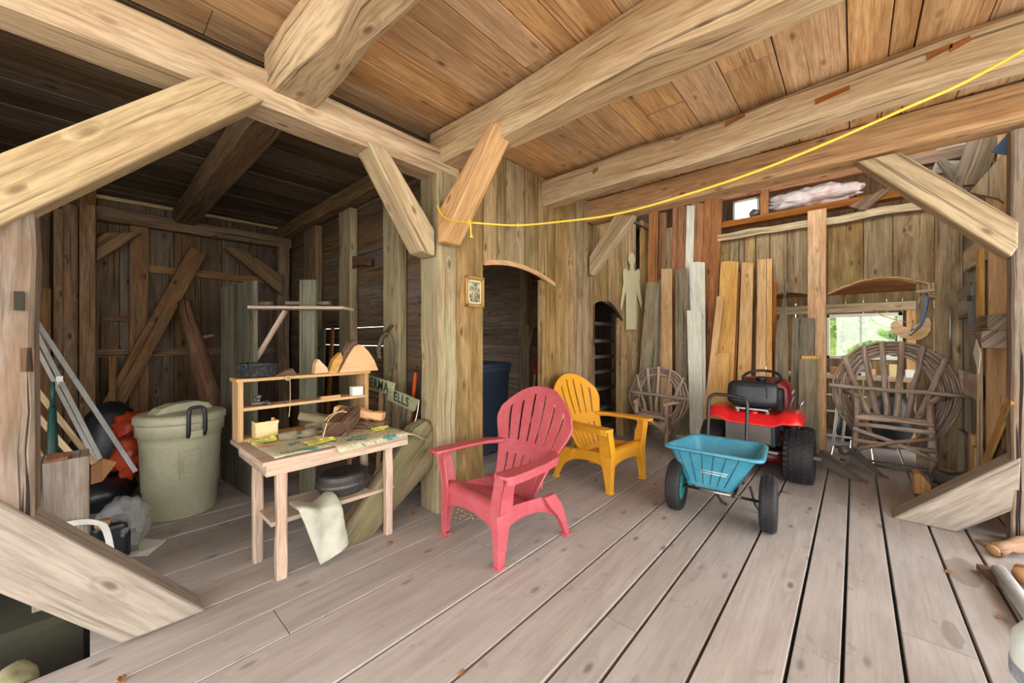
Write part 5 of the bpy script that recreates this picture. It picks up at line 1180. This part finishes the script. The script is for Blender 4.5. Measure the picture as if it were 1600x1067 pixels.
# dark sack, orange sheet, cardboard, wrapped parcel
tag(MB().blob((-4.9, .12, .36), (.2, .22, .36), 3, .3).build('dark_sack', 'black'), 'black bulging sack leaning in the left bay', 'sack')
tag(MB().blob((-4.3, .06, .12), (.2, .2, .13), 6, .35).build('dark_sack', 'black'), 'flat black sack on the floor beneath the bulging one', 'sack')
tag(MB().blob(pX(203, 668, -4.5), (.11, .10, .12), 5, .5, 18, 12, 3.5).build('orange_sheeting', 'orangebag'), 'upper bunch of orange red plastic sheeting left of the beige bin', 'sheeting')
tag(MB().blob(pX(205, 708, -4.35)+Vector((0, 0, -.02)), (.12, .11, .17), 8, .5, 18, 12, 3.5).build('orange_sheeting', 'orangebag'), 'lower orange red plastic heap on the floor by the beige bin', 'sheeting')
m = MB(); m.newr(); P = [pX(142, 730, -3.5), pX(160, 717, -3.6), pX(183, 722, -3.6), pX(160, 752, -3.5), pX(142, 757, -3.45)]; m.prism(P, (-.04, 0, 0)); tag(m.build('cardboard_flap', 'card'), 'brown cardboard flap right of the timber block', 'cardboard')
pc = empty('wrapped_parcel', (-3.3, .15, 0), 'dark box wrapped in crumpled clear plastic film', 'box')
q = pZ(185, 825, 0); m = MB(); m.box((-3.40, .00, 0), (-3.20, .17, .22), 2, ch=.03); m.build('inner_box', 'black', pc, bevel=.03)
m = MB(); m.blob((-3.38, .14, .15), (.17, .12, .16), 2, .35, 30, 20, 3.2); fo_ = m.build('plastic_wrap', 'film', pc)
m = MB(); m.newr(); m.tube([(-3.23, .05, .215), (-3.22, .055, .25)], .03, 10, bump=.3); tag(m.build('wood_stub', 'cut'), 'small wood stub on top of the wrapped dark box', 'offcut')
# paper bag with a white strap behind the brace
m = MB(); c = pZ(168, 862, .03); m.box(c+Vector((-.2, -.09, -.03)), c+Vector((.05, .13, .03)), ch=.004); tag(m.build('flat_box', 'green'), 'flat greenish box with white paper behind the floor brace', 'box')
m = MB(); m.prism([c+Vector((.05, .05, -.028)), c+Vector((.17, .16, -.028)), c+Vector((.02, .26, -.028)), c+Vector((-.12, .16, -.028))], (0, 0, .003)); tag(m.build('paper_sheet', 'white'), 'white paper sheet on the floor beside the flat box', 'paper')
m = MB(); P = [pX(70, 818, -2.95), pX(90, 822, -2.85), pX(115, 817, -2.8), pX(140, 815, -2.8), pX(160, 820, -2.8), pX(168, 835, -2.8), pX(173, 858, -2.78)]
pts = curve(P, 5); m.rings([[p+Vector((0, 0, .013)), p+Vector((.004, 0, .013)), p+Vector((.004, 0, -.013)), p+Vector((0, 0, -.013))] if i < 20 else [p+Vector((0, .012, .004)), p+Vector((.004, .012, .004)), p+Vector((.004, -.012, -.004)), p+Vector((0, -.012, -.004))] for i, p in enumerate(pts)]); tag(m.build('white_strap', 'white'), 'white woven strap curling over the lower left brace', 'strap')

# =====================================================================
# REAR WINDOW OPENING AND ROOM BEHIND
# =====================================================================
# hanging bow saw of bent metal with a curved wooden board
Yh = 5.66
m = MB(); P = [(1392, 505), (1398, 502), (1405, 504), (1412, 510), (1422, 512), (1432, 508), (1440, 502), (1446, 496), (1452, 497), (1455, 505), (1454, 516), (1448, 525), (1438, 531), (1424, 531), (1408, 527), (1396, 521), (1392, 513)]
m.prism([pY(a, b, Yh) for a, b in P], (0, .02, 0), (1, 0, .2)); tag(m.build('curved_board', 'ply', bevel=.003), 'pale crescent shaped board hanging in the rear opening', 'board')
bs_ = empty('bow_saw', tuple(pY(1430, 490, Yh-.05)), 'bent blue and silver metal bow saw hanging before the crescent board', 'saw')
m = MB(); m.tube(curve([pY(a, b, Yh-.04) for a, b in [(1447, 459), (1449, 470), (1446, 485), (1441, 503), (1434, 513), (1424, 520)]], 4), .012, 8); m.build('tube_frame', 'bluesteel', bs_)
m = MB(); m.tube([pY(1434, 513, Yh-.045), pY(1423, 521, Yh-.045), pY(1421, 524, Yh-.045)], .013, 8); m.build('handle', 'steel', bs_)
m = MB(); m.tube([pY(1440, 458, Yh-.04), pY(1432, 485, Yh-.04)], .005, 6); m.tube([pY(1427, 500, Yh-.04), pY(1424, 518, Yh-.04)], .005, 6); m.build('rod', 'steel', bs_)
m = MB(); m.newr(); m.bar(pY(1432, 456, Yh-.06), pY(1461, 453, Yh-.06), .04, .03); m.bar(pY(1452, 462, Yh), pY(1462, 462, Yh), .05, .04); m.bar(pY(1455, 442, YB), pY(1455, 465, YB), .05, .05, (0, 1, 0)); tag(m.build('hook_block', 'brace'), 'small wooden bracket that carries the bow saw', 'bracket')
m = MB(); m.tube([pY(1365, 484, 6.3), pY(1380, 494, 6.1), pY(1408, 502, 5.85), pY(1432, 505, Yh+.02)], [.006, .004], 6); tag(m.build('thin_twig', 'cut'), 'thin pale stick crossing in front of the rear window', 'stick')
# workbench under the rear window with clutter
wb = empty('rear_bench', (.2, 6.9, 0), 'long bench top under the rear window', 'table')
m = MB(); m.newr(); m.box((-1.0, 6.6, .78), (1.5, 7.2, .82)); m.build('bench_top', 'tablew', wb)
for x_ in (-.5, .25, 1.1): m = MB(); m.newr(); m.box((x_, 6.65, 0), (x_+.07, 6.72, .78), 2); m.build('leg', 'newbeam', wb)
m = MB(); m.newr(); m.box((-1.0, 6.7, .3), (1.5, 7.1, .33)); m.build('lower_shelf', 'greyb', wb)
for px, py, w_, h_, mt_, l_, nm, ct_ in ((1308, 580, .14, .10, 'card', 'brown box on the rear bench, left end', 'box', 'box'), (1345, 585, .22, .05, 'white', 'white pad on the rear bench below the window', 'pad', 'pad'), (1360, 592, .1, .09, 'cut', 'pinkish brick shaped block on the rear bench', 'block', 'block'), (1395, 585, .07, .16, 'basket', 'pale carton standing on the rear bench', 'carton', 'box'), (1425, 590, .12, .10, 'white', 'white jug shape on the rear bench', 'jug', 'jug'), (1330, 600, .2, .04, 'tablew', 'flat board lying on the rear bench', 'board_piece', 'board')):
    p = pY(px, py, 6.85); m = MB(); m.box((p.x-w_/2, 6.8, .82), (p.x+w_/2, 6.8+w_*.7, .82+h_)); tag(m.build(nm, mt_, bevel=.01), l_, ct_)
m = MB(); p = pY(1345, 555, 6.9); m.blob((pY(1340, 560, 6.9).x, 6.95, .95), (.13, .08, .13), 2, .4); tag(m.build('pale_heap', 'cloth'), 'pale heap silhouetted against the rear window', 'heap')
tag(MB().blob((.33, 6.35, .34), (.2, .17, .33), 4, .15).build('black_tub', 'black'), 'black tub under the rear bench, seen through the twigs', 'tub')
tag(MB().blob((-.08, 6.45, .2), (.12, .12, .2), 5, .15).build('dark_bucket', 'black'), 'dark bucket beside the black tub', 'bucket')
rk2 = empty('wire_rack', (-.2, 6.1, 0), 'white wire rack on the floor behind the brown post', 'rack')
for z in (.12, .42, .62): m = MB(); m.tube([(-.5, 6.08, z), (.1, 6.1, z)], .012, 8); m.build('rail', 'white', rk2)
for x_ in (-.2, -.12): m = MB(); m.tube([(x_, 6.08, 0), (x_+.05, 6.09, .62)], .014, 8); m.build('post', 'white', rk2)
# leftover planks on the rear rafters and strings of small things
m = MB(); m.newr(); m.box((-1.5, 6.2, 2.33), (1.4, 6.35, 2.36)); 
# shrubs seen through the window
def shrub(loc, r, label, seed):
    random.seed(seed); t = empty('shrub', (loc[0], loc[1], -.6), label, 'shrub', 'shrubs outside the rear window'); m = MB(); P = Vector(loc)
    for i in range(3400):
        d = Vector((random.gauss(0, 1), random.gauss(0, 1), random.gauss(0, 1))).normalized(); k = random.uniform(.72, 1.0)*(1+.3*noise.noise(d*2+Vector((seed, 0, 0)))); c = P+Vector((d.x*r[0], d.y*r[1], d.z*r[2]))*k
        a = Vector((random.gauss(0, 1), random.gauss(0, 1), random.gauss(0, 1))).normalized(); b = a.orthogonal().normalized(); s_ = random.uniform(.03, .06)
        m.add([c-a*s_, c+b*s_*.5, c+a*s_, c-b*s_*.5], [[0, 1, 2, 3]], [[(0, 0), (1, 0), (1, 1), (0, 1)]])
    m.blob(P, (r[0]*.78, r[1]*.78, r[2]*.8), seed, .5, 24, 16, 2); m.build('foliage', 'foliage', t); m = MB(); m.tube([(loc[0], loc[1], -.6), (loc[0]+.05, loc[1], loc[2])], [.06, .03], 8); m.build('stem', 'bark', t)
shrub((-.40, 10.1, 1.0), (.72, .7, 1.6), 'leafy green shrub outside the rear window, left one', 1); shrub((1.08, 10.1, 1.0), (.66, .7, 1.45), 'leafy green shrub outside the rear window, right one', 2); shrub((.35, 12.4, 1.3), (1.5, .9, 1.9), 'leafy green shrub farther behind the other two', 3); shrub((-2.3, 11.0, 1.3), (1.0, 1.0, 1.6), 'leafy green shrub outside, left of the others', 4)
random.seed(11)
# loft clutter
P = [pY(1205, 325, YB+.12), pY(1215, 306, YB+.12), pY(1260, 297, YB+.12), pY(1300, 288, YB+.12), pY(1335, 295, YB+.12)]
m = MB(); m.rings([[p+Vector((.0, .1*math.cos(q), (.09 if 0 < i < 4 else .03)*math.sin(q)+.02*noise.noise((i, q, 3)))) for q in [2*math.pi*j/12 for j in range(12)]] for i, p in enumerate(curve([pY(1205, 322, YB+.1), pY(1235, 316, YB+.1), pY(1270, 308, YB+.1), pY(1300, 300, YB+.1), pY(1335, 300, YB+.1)], 5)[::4])], smooth=True)
m = MB(); m.blob(pY(1268, 309, YB+.14), (.42, .15, .12), 5, .5, 30, 16, 4); tag(m.build('plastic_sheeting', 'insul'), 'bundled grubby plastic sheeting stuffed over the back wall', 'sheeting')
tag(MB().blob(pY(1180, 334, YB+.06), (.07, .06, .06), 5, .4).build('dark_bundle', 'rust'), 'dark bundle against the small loft window', 'bundle')
# broken boards in the loft, upper right
T('loft_rail', (.15, 4.82, 2.84), (1.8, 4.82, 2.84), .1, .1, 'beamdark', 'dark rail carrying the pile of boards at upper right')
for i, (a, b, Y, w_, mt_, l_) in enumerate((((1462, 236), (1530, 222), 4.9, .16, 'lowbrace', 'upper pinkish grey board in the loft pile at upper right'), ((1458, 262), (1528, 262), 4.8, .1, 'lowbrace', 'lower pinkish grey board in the loft pile at upper right'), ((1470, 250), (1510, 300), 4.7, .05, 'greyb', 'thin grey stick under the loft pile'), ((1535, 190), (1500, 300), 4.6, .1, 'beamdark', 'dark post slanting in the loft at upper right'), ((1548, 215), (1520, 290), 4.5, .1, 'greyb', 'grey board slanting in the loft at upper right'), ((1552, 205), (1546, 260), 4.65, .13, 'orange', 'orange board end behind the blue metal strut'))):
    p, q = pY(*a, Y), pY(*b, Y); m = MB(); m.newr(); m.bar(p, q, .05, w_, (0, 0, 1) if i < 2 else (1, 0, 0), 5, .01); tag(m.build('loft_board', mt_), l_, 'board')
m = MB(); m.newr(); m.prism([pY(1515, 300, 4.3), pY(1580, 225, 4.3), pY(1590, 235, 4.3), pY(1590, 330, 4.3), pY(1560, 310, 4.3)], (0, .04, 0)); tag(m.build('loft_board', 'brace'), 'broad pale board with flaking edge under the blue strut', 'board')
bf = empty('metal_strut', tuple(pY(1580, 240, 4.12)), 'blue painted angle iron frame at the upper right edge', 'strut')
m = MB(); m.bar(pY(1560, 240, 4.14), pY(1640, 150, 4.14), .01, .075, (0, 0, 1)); m.build('diagonal_arm', 'bluesteel', bf)
m = MB(); m.bar(pY(1586, 212, 4.12), pY(1586, 330, 4.12), .045, .01, (0, 1, 0)); m.build('upright_arm', 'bluesteel', bf)
m = MB(); m.prism([pY(1563, 285, 4.4), pY(1585, 280, 4.4), pY(1585, 318, 4.4), pY(1572, 312, 4.4)], (0, .05, 0)); tag(m.build('green_cloth', 'yglove'), 'olive green cloth tucked beside the blue strut', 'cloth')

# =====================================================================
# RIGHT WALL
# =====================================================================
def rw(name, y0, y1, z0, z1, mat, label, t=.025, x=XR):
    m = MB(); m.newr(); m.box((x-t, y0, z0), (x, y1, z1)); return tag(m.build(name, mat, bevel=.002), label, 'board')
rb = lambda p, q: (pX(*p, XR), pX(*q, XR))
a, b = rb((1492, 430), (1527, 488)); rw('door_ledge', b.y+.02, 5.74, 1.50, 1.80, 'greyb', 'upper wide grey ledge board on the right wall planks')
rw('door_ledge', 4.9, 5.74, .79, 1.0, 'tablew', 'middle pale ledge board at the height of the twig bench top')
rw('door_ledge', 4.75, 5.5, 1.93, 2.12, 'brace', 'top slanting ledge board on the right wall')
m = MB(); m.newr(); m.box((XR-.05, 4.72, 1.28), (XR-.02, 4.83, 2.02), 2); DS = tag(m.build('door_stile', 'pine', bevel=.002), 'yellow pine stile beside the iron hinge', 'board')
m = MB(); m.newr(); m.bar((XR-.035, 4.8, 0), (XR-.035, 4.8, 1.28), .03, .03, (0, 1, 0)); tag(m.build('door_stile', 'brace'), 'thin pale strip running down beside the plywood panel', 'strip')
m = MB(); m.bar((XR-.065, 4.90, 1.36), (XR-.06, 4.93, 1.66), .035, .012, (0, 1, 0)); hg = m.build('hinge', 'rust', DS); m = MB(); m.box((XR-.075, 4.86, 1.66), (XR-.05, 4.98, 1.74)); m.tube([(XR-.07, 4.93, 1.62), (XR-.07, 4.93, 1.78)], .014, 8); m.build('knuckle', 'rust', hg)
a, b = rb((1558, 505), (1577, 525)); m = MB(); m.newr(); m.box((XR-.1, b.y-.04, 1.36), (XR, a.y, 1.47)); tag(m.build('wood_block', 'greyb', bevel=.01), 'small upper grey wood block on the plywood panel', 'block')
m = MB(); m.newr(); m.box((XR-.13, b.y-.06, 1.24), (XR, a.y+.08, 1.36)); tag(m.build('wood_block', 'greypost', bevel=.01), 'larger lower grey wood block on the plywood panel', 'block')
m = MB(); m.prism([(XR-.14, 4.22, 1.30), (XR-.14, 4.32, 1.20), (XR-.14, 4.16, 1.06), (XR-.14, 4.1, 1.2)], (.004, 0, 0)); tag(m.build('plastic_scrap', 'white'), 'pale plastic scrap hanging beside the right post', 'scrap')
m = MB(); m.newr(); a = pX(1538, 727, XR-.06); b = pX(1577, 632, XR-.04); m.bar((a.x, a.y, a.z), (b.x, b.y-.05, b.z+.05), .09, .015, (1, 0, 0)); tag(m.build('slanting_lath', 'pine'), 'thin yellow board slanting behind the right floor brace', 'board')
m = MB(); m.newr(); m.prism([(XR-.03, 4.75, .0), (XR-.03, 4.62, 0.0), (XR-.03, 4.2, .55), (XR-.03, 4.2, .85)], (.02, 0, 0)); tag(m.build('brown_board', 'beamdark'), 'brown board behind the slanting yellow one', 'board')
for i, (y_, z_, l_) in enumerate(((4.98, .5, 'taller pine stub standing by the plywood panel'), (4.86, .42, 'shorter pine stub next to the taller one'))):
    m = MB(); m.newr(); m.box((XR-.06, y_-.05, 0), (XR-.01, y_+.05, z_), 2); tag(m.build('pine_stub', 'pine', bevel=.002), l_, 'offcut')
m = MB(); m.newr(); m.box((XR-.03, 5.05, 0), (XR-.005, 5.72, .42), 2); tag(m.build('skirting_board', 'greyb', bevel=.002), 'worn grey board low on the right wall behind the bench', 'board')
m = MB(); m.tube([pY(1485, 480, YB-.02), pY(1485, 560, YB-.02)], .008, 6); tag(m.build('bolt_rod', 'steel'), 'thin metal rod hanging in the corner right of the opening', 'rod')

# =====================================================================
# FOREGROUND RIGHT: firewood, pipe, tank
# =====================================================================
def roundlog(a, b, r, label, mat='bark'):
    t = empty('firewood_log', tuple(a), label, 'firewood'); a = Vector(a); b = Vector(b)
    m = MB(); m.tube([a+(b-a)*k/9 for k in range(10)], r, 16, bump=.55); m.build('bark', mat, t)
    d = (a-b).normalized(); m = MB(); m.newr(); m.tube([a+d*.004, a+d*.012], [r*.86, r*.82], 14, bump=.12); m.build('cut_end', 'cut', t); return t
roundlog((.62, 3.62, .04), (.86, 3.86, .10), .036, 'orange barked log, uppermost of the firewood at the right edge', 'orangebark')
roundlog((.66, 3.30, .052), (1.0, 3.6, .055), .05, 'round grey log below the orange one at the right edge', 'cut')
m = MB(); m.newr(); m.prism([(.60, 3.06, .0), (.60, 3.0, .0), (.95, 3.0, .03), (.95, 3.2, .04)], (0, 0, .035)); tag(m.build('split_log', 'cut', bevel=.01), 'pale split log wedge at the right edge above the pipe', 'firewood')
m = MB(); m.newr(); m.bar((.53, 3.35, .02), (.62, 3.02, .03), .05, .03, (0, 0, 1), 6, .01); tag(m.build('bark_strip', 'bark'), 'reddish bark strip beside the pale split log', 'bark')
m = MB(); m.newr(); m.bar((.60, 3.75, .012), (.95, 3.95, .012), .12, .02); tag(m.build('grey_plank', 'greyb'), 'grey plank end lying under the brace at the right edge', 'plank')
m = MB(); a = pZ(1562, 893, .04); b = pZ(1640, 1000, .04); m.tube([a, b], .035, 12); m.tube([a, a+(a-b).normalized()*.003], .036, 12); tag(m.build('grey_pipe', 'alu'), 'dusty grey pipe lying on the floor at the right edge', 'pipe')
tk = empty('gas_tank', (.525, 2.0, 0), 'white scuffed gas tank cut off by the lower right edge', 'tank'); tc_ = (.525, 2.0, 0)
m = MB(); m.lathe([(.0, .02), (.1, .02), (.14, .06), (.15, .1), (.15, .30), (.146, .345), (.12, .39), (.07, .42), (.03, .43), (0, .43)], tc_, 40); m.build('body', 'tank', tk)
m = MB(); m.lathe([(.151, .22), (.1525, .225), (.1525, .262), (.151, .267)], tc_, 40, caps=False); m.build('scuffed_band', 'tankband', tk)
m = MB(); m.lathe([(.1, 0), (.105, 0), (.105, .04), (.1, .04)], tc_, 30, caps=False); m.build('foot_ring', 'tank', tk, solid=.004)
m = MB(); m.lathe([(.02, .43), (.02, .47), (.03, .475), (.03, .5), (0, .5)], tc_, 16); m.build('valve', 'steel', tk)

# =====================================================================
# ROPE
# =====================================================================
rp_ = empty('yellow_rope', (-2.05, 1.75, 2.1), 'yellow rope tied to the orange brace and strung towards the upper right', 'rope')
k0 = Vector((-2.035, 1.685, 2.19)); 
P = [k0, pY(805, 352, 1.95), pY(870, 347, 2.05), pY(960, 335, 2.15), pY(1060, 308, 2.2), pY(1200, 261, 2.28), pY(1400, 176, 2.35), pY(1600, 78, 2.4), Vector((1.3, 2.02, 2.66))]
k0 = pY(737, 348, 1.70)
P[0] = k0
def twisted(m, pts, r, pitch=9.0):
    acc = 0
    for s in (0, 2.094, 4.189):
        acc = 0; out = []
        for i, p in enumerate(pts):
            if i: acc += (pts[i]-pts[i-1]).length
            out.append(p+Vector((0, r*.55*math.cos(acc*pitch*20+s), r*.55*math.sin(acc*pitch*20+s))))
        m.tube(out, r*.62, 5)
m = MB(); pts = []
cv = curve(P, 30); m.tube(cv, .0065, 8); m.build('line', 'rope', rp_)
m = MB(); m.tube(curve([pY(683, 320, 1.69), pY(690, 335, 1.69), pY(704, 344, 1.69), pY(722, 347, 1.69), k0], 6), .006, 8); m.build('wrap', 'rope', rp_)
m = MB(); m.tube(curve([k0+Vector((.0, -.02, .01)), k0+Vector((.012, -.02, -.012)), k0+Vector((-.012, -.02, -.008)), k0+Vector((0, -.02, .012)), k0+Vector((.004, -.015, -.02)), k0+Vector((.003, -.01, -.06)), k0+Vector((.006, -.01, -.085))], 5), .006, 8); m.lathe([(.0, -.02), (.013, -.02), (.006, 0)], k0+Vector((.006, -.01, -.083)), 8); m.build('knot', 'rope', rp_)
m = MB(); p = cv[32]; m.lathe([(.004, -.01), (.012, -.004), (.012, .004), (.004, .01)], p, 10, axis='X'); m.build('small_knot', 'rope', rp_)

m = MB(); p = pX(46, 562, -2.316); m.box((-2.33, p.y-.02, p.z-.045), (-2.314, p.y+.012, p.z+.045)); tag(m.build('tenon_patch', 'bark'), 'brown square patch low on the thick grey left post', 'patch')
# =====================================================================
# SMALL DEBRIS
# =====================================================================
def leaf(px, py, s_, mat, label, z=.002, X=None):
    c = pZ(px, py, z) if X is None else X; m = MB(); q = random.uniform(0, 6); R = Matrix.Rotation(q, 3, 'Z')
    m.grid(lambda u, v: c+R@Vector(((u-.5)*s_*(1-.6*abs(v-.5)*2), (v-.5)*s_*1.5, .002+.35*s_*abs(u-.5)+.1*s_*math.sin(v*5))), 4, 5); tag(m.build('fallen_leaf', mat, solid=.001), label, 'leaf', None)
leaf(610, 850, .03, 'leaf', 'curled brown leaf at the right front table leg'); leaf(646, 803, .03, 'leaf', 'brown leaf at the foot of the doorway post'); leaf(1135, 803, .025, 'leaf', 'brown leaf on the floor in front of the blue cart'); leaf(1483, 894, .03, 'leaf', 'brown leaf on the seam beside the stained board'); leaf(1562, 965, .02, 'leaf', 'tiny leaf on the right seam near the tank'); leaf(1226, 770, .03, 'leaf', 'brown leaf behind the cart wheel under the mower')
leaf(80, 1016, .05, 'yleaf', 'yellow leaf on the dark soil in the floor hole', -.49); leaf(722, 1052, .02, 'leaf', 'small brown chip of leaf at the bottom centre seam'); leaf(190, 1062, .03, 'leaf', 'reddish chip at the lower left floor edge')
m = MB(); 
for i in range(70):
    p = pZ(random.uniform(690, 760), random.uniform(775, 812), .003); m.blob(p, random.uniform(.003, .008), i, .5, 5, 3)
tag(m.build('wood_crumbs', 'cut'), 'scattered wood crumbs and chaff at the doorway threshold', 'debris', kind='stuff')
tag(MB().blob(pZ(22, 1066, -.03), (.10, .06, .05), 4, .35).build('lichened_stone', 'stone'), 'lichen covered stone at the bottom left corner', 'stone')

# ---------------- groups of things of one kind ----------------
G = {'leaning_board': 'boards leaning along the back wall', 'ceiling_joist': 'joists under the ceiling', 'corner_brace': 'braces of the timber frame', 'timber_post': 'posts of the timber frame', 'wall_stud': 'studs of the plank wall', 'wall_plate': 'plates on top of the walls', 'adirondack_chair': 'plastic slatted garden chairs', 'tall_board': 'tall boards in the left bay', 'frame_strip': 'aluminium strips in the left bay', 'slanting_board': 'pale boards slanting in the left bay', 'fallen_leaf': 'fallen leaves', 'split_log': 'split firewood', 'log_wedge': 'wood wedges on the top shelf', 'loft_board': 'boards piled in the loft', 'name_board': 'lettered name boards', 'work_glove': 'gloves on the table', 'newspaper_sheet': 'newspaper on the table', 'plough_share': 'plough shares on the floor', 'door_ledge': 'ledges on the right wall', 'mortise_notch': 'notches in the joist', 'orange_sheeting': 'orange red sheeting heaps', 'dark_sack': 'dark sacks in the left bay', 'pine_stub': 'pine stubs by the plywood panel', 'wood_offcut': 'wood offcuts', 'wooden_lath': 'laths in the doorway stall', 'wood_block': 'wood blocks on the plywood panel'}
for o in bpy.data.objects:
    k = o.name.split('.')[0]
    if o.parent is None and k in G and 'category' in o: o['group'] = G[k]
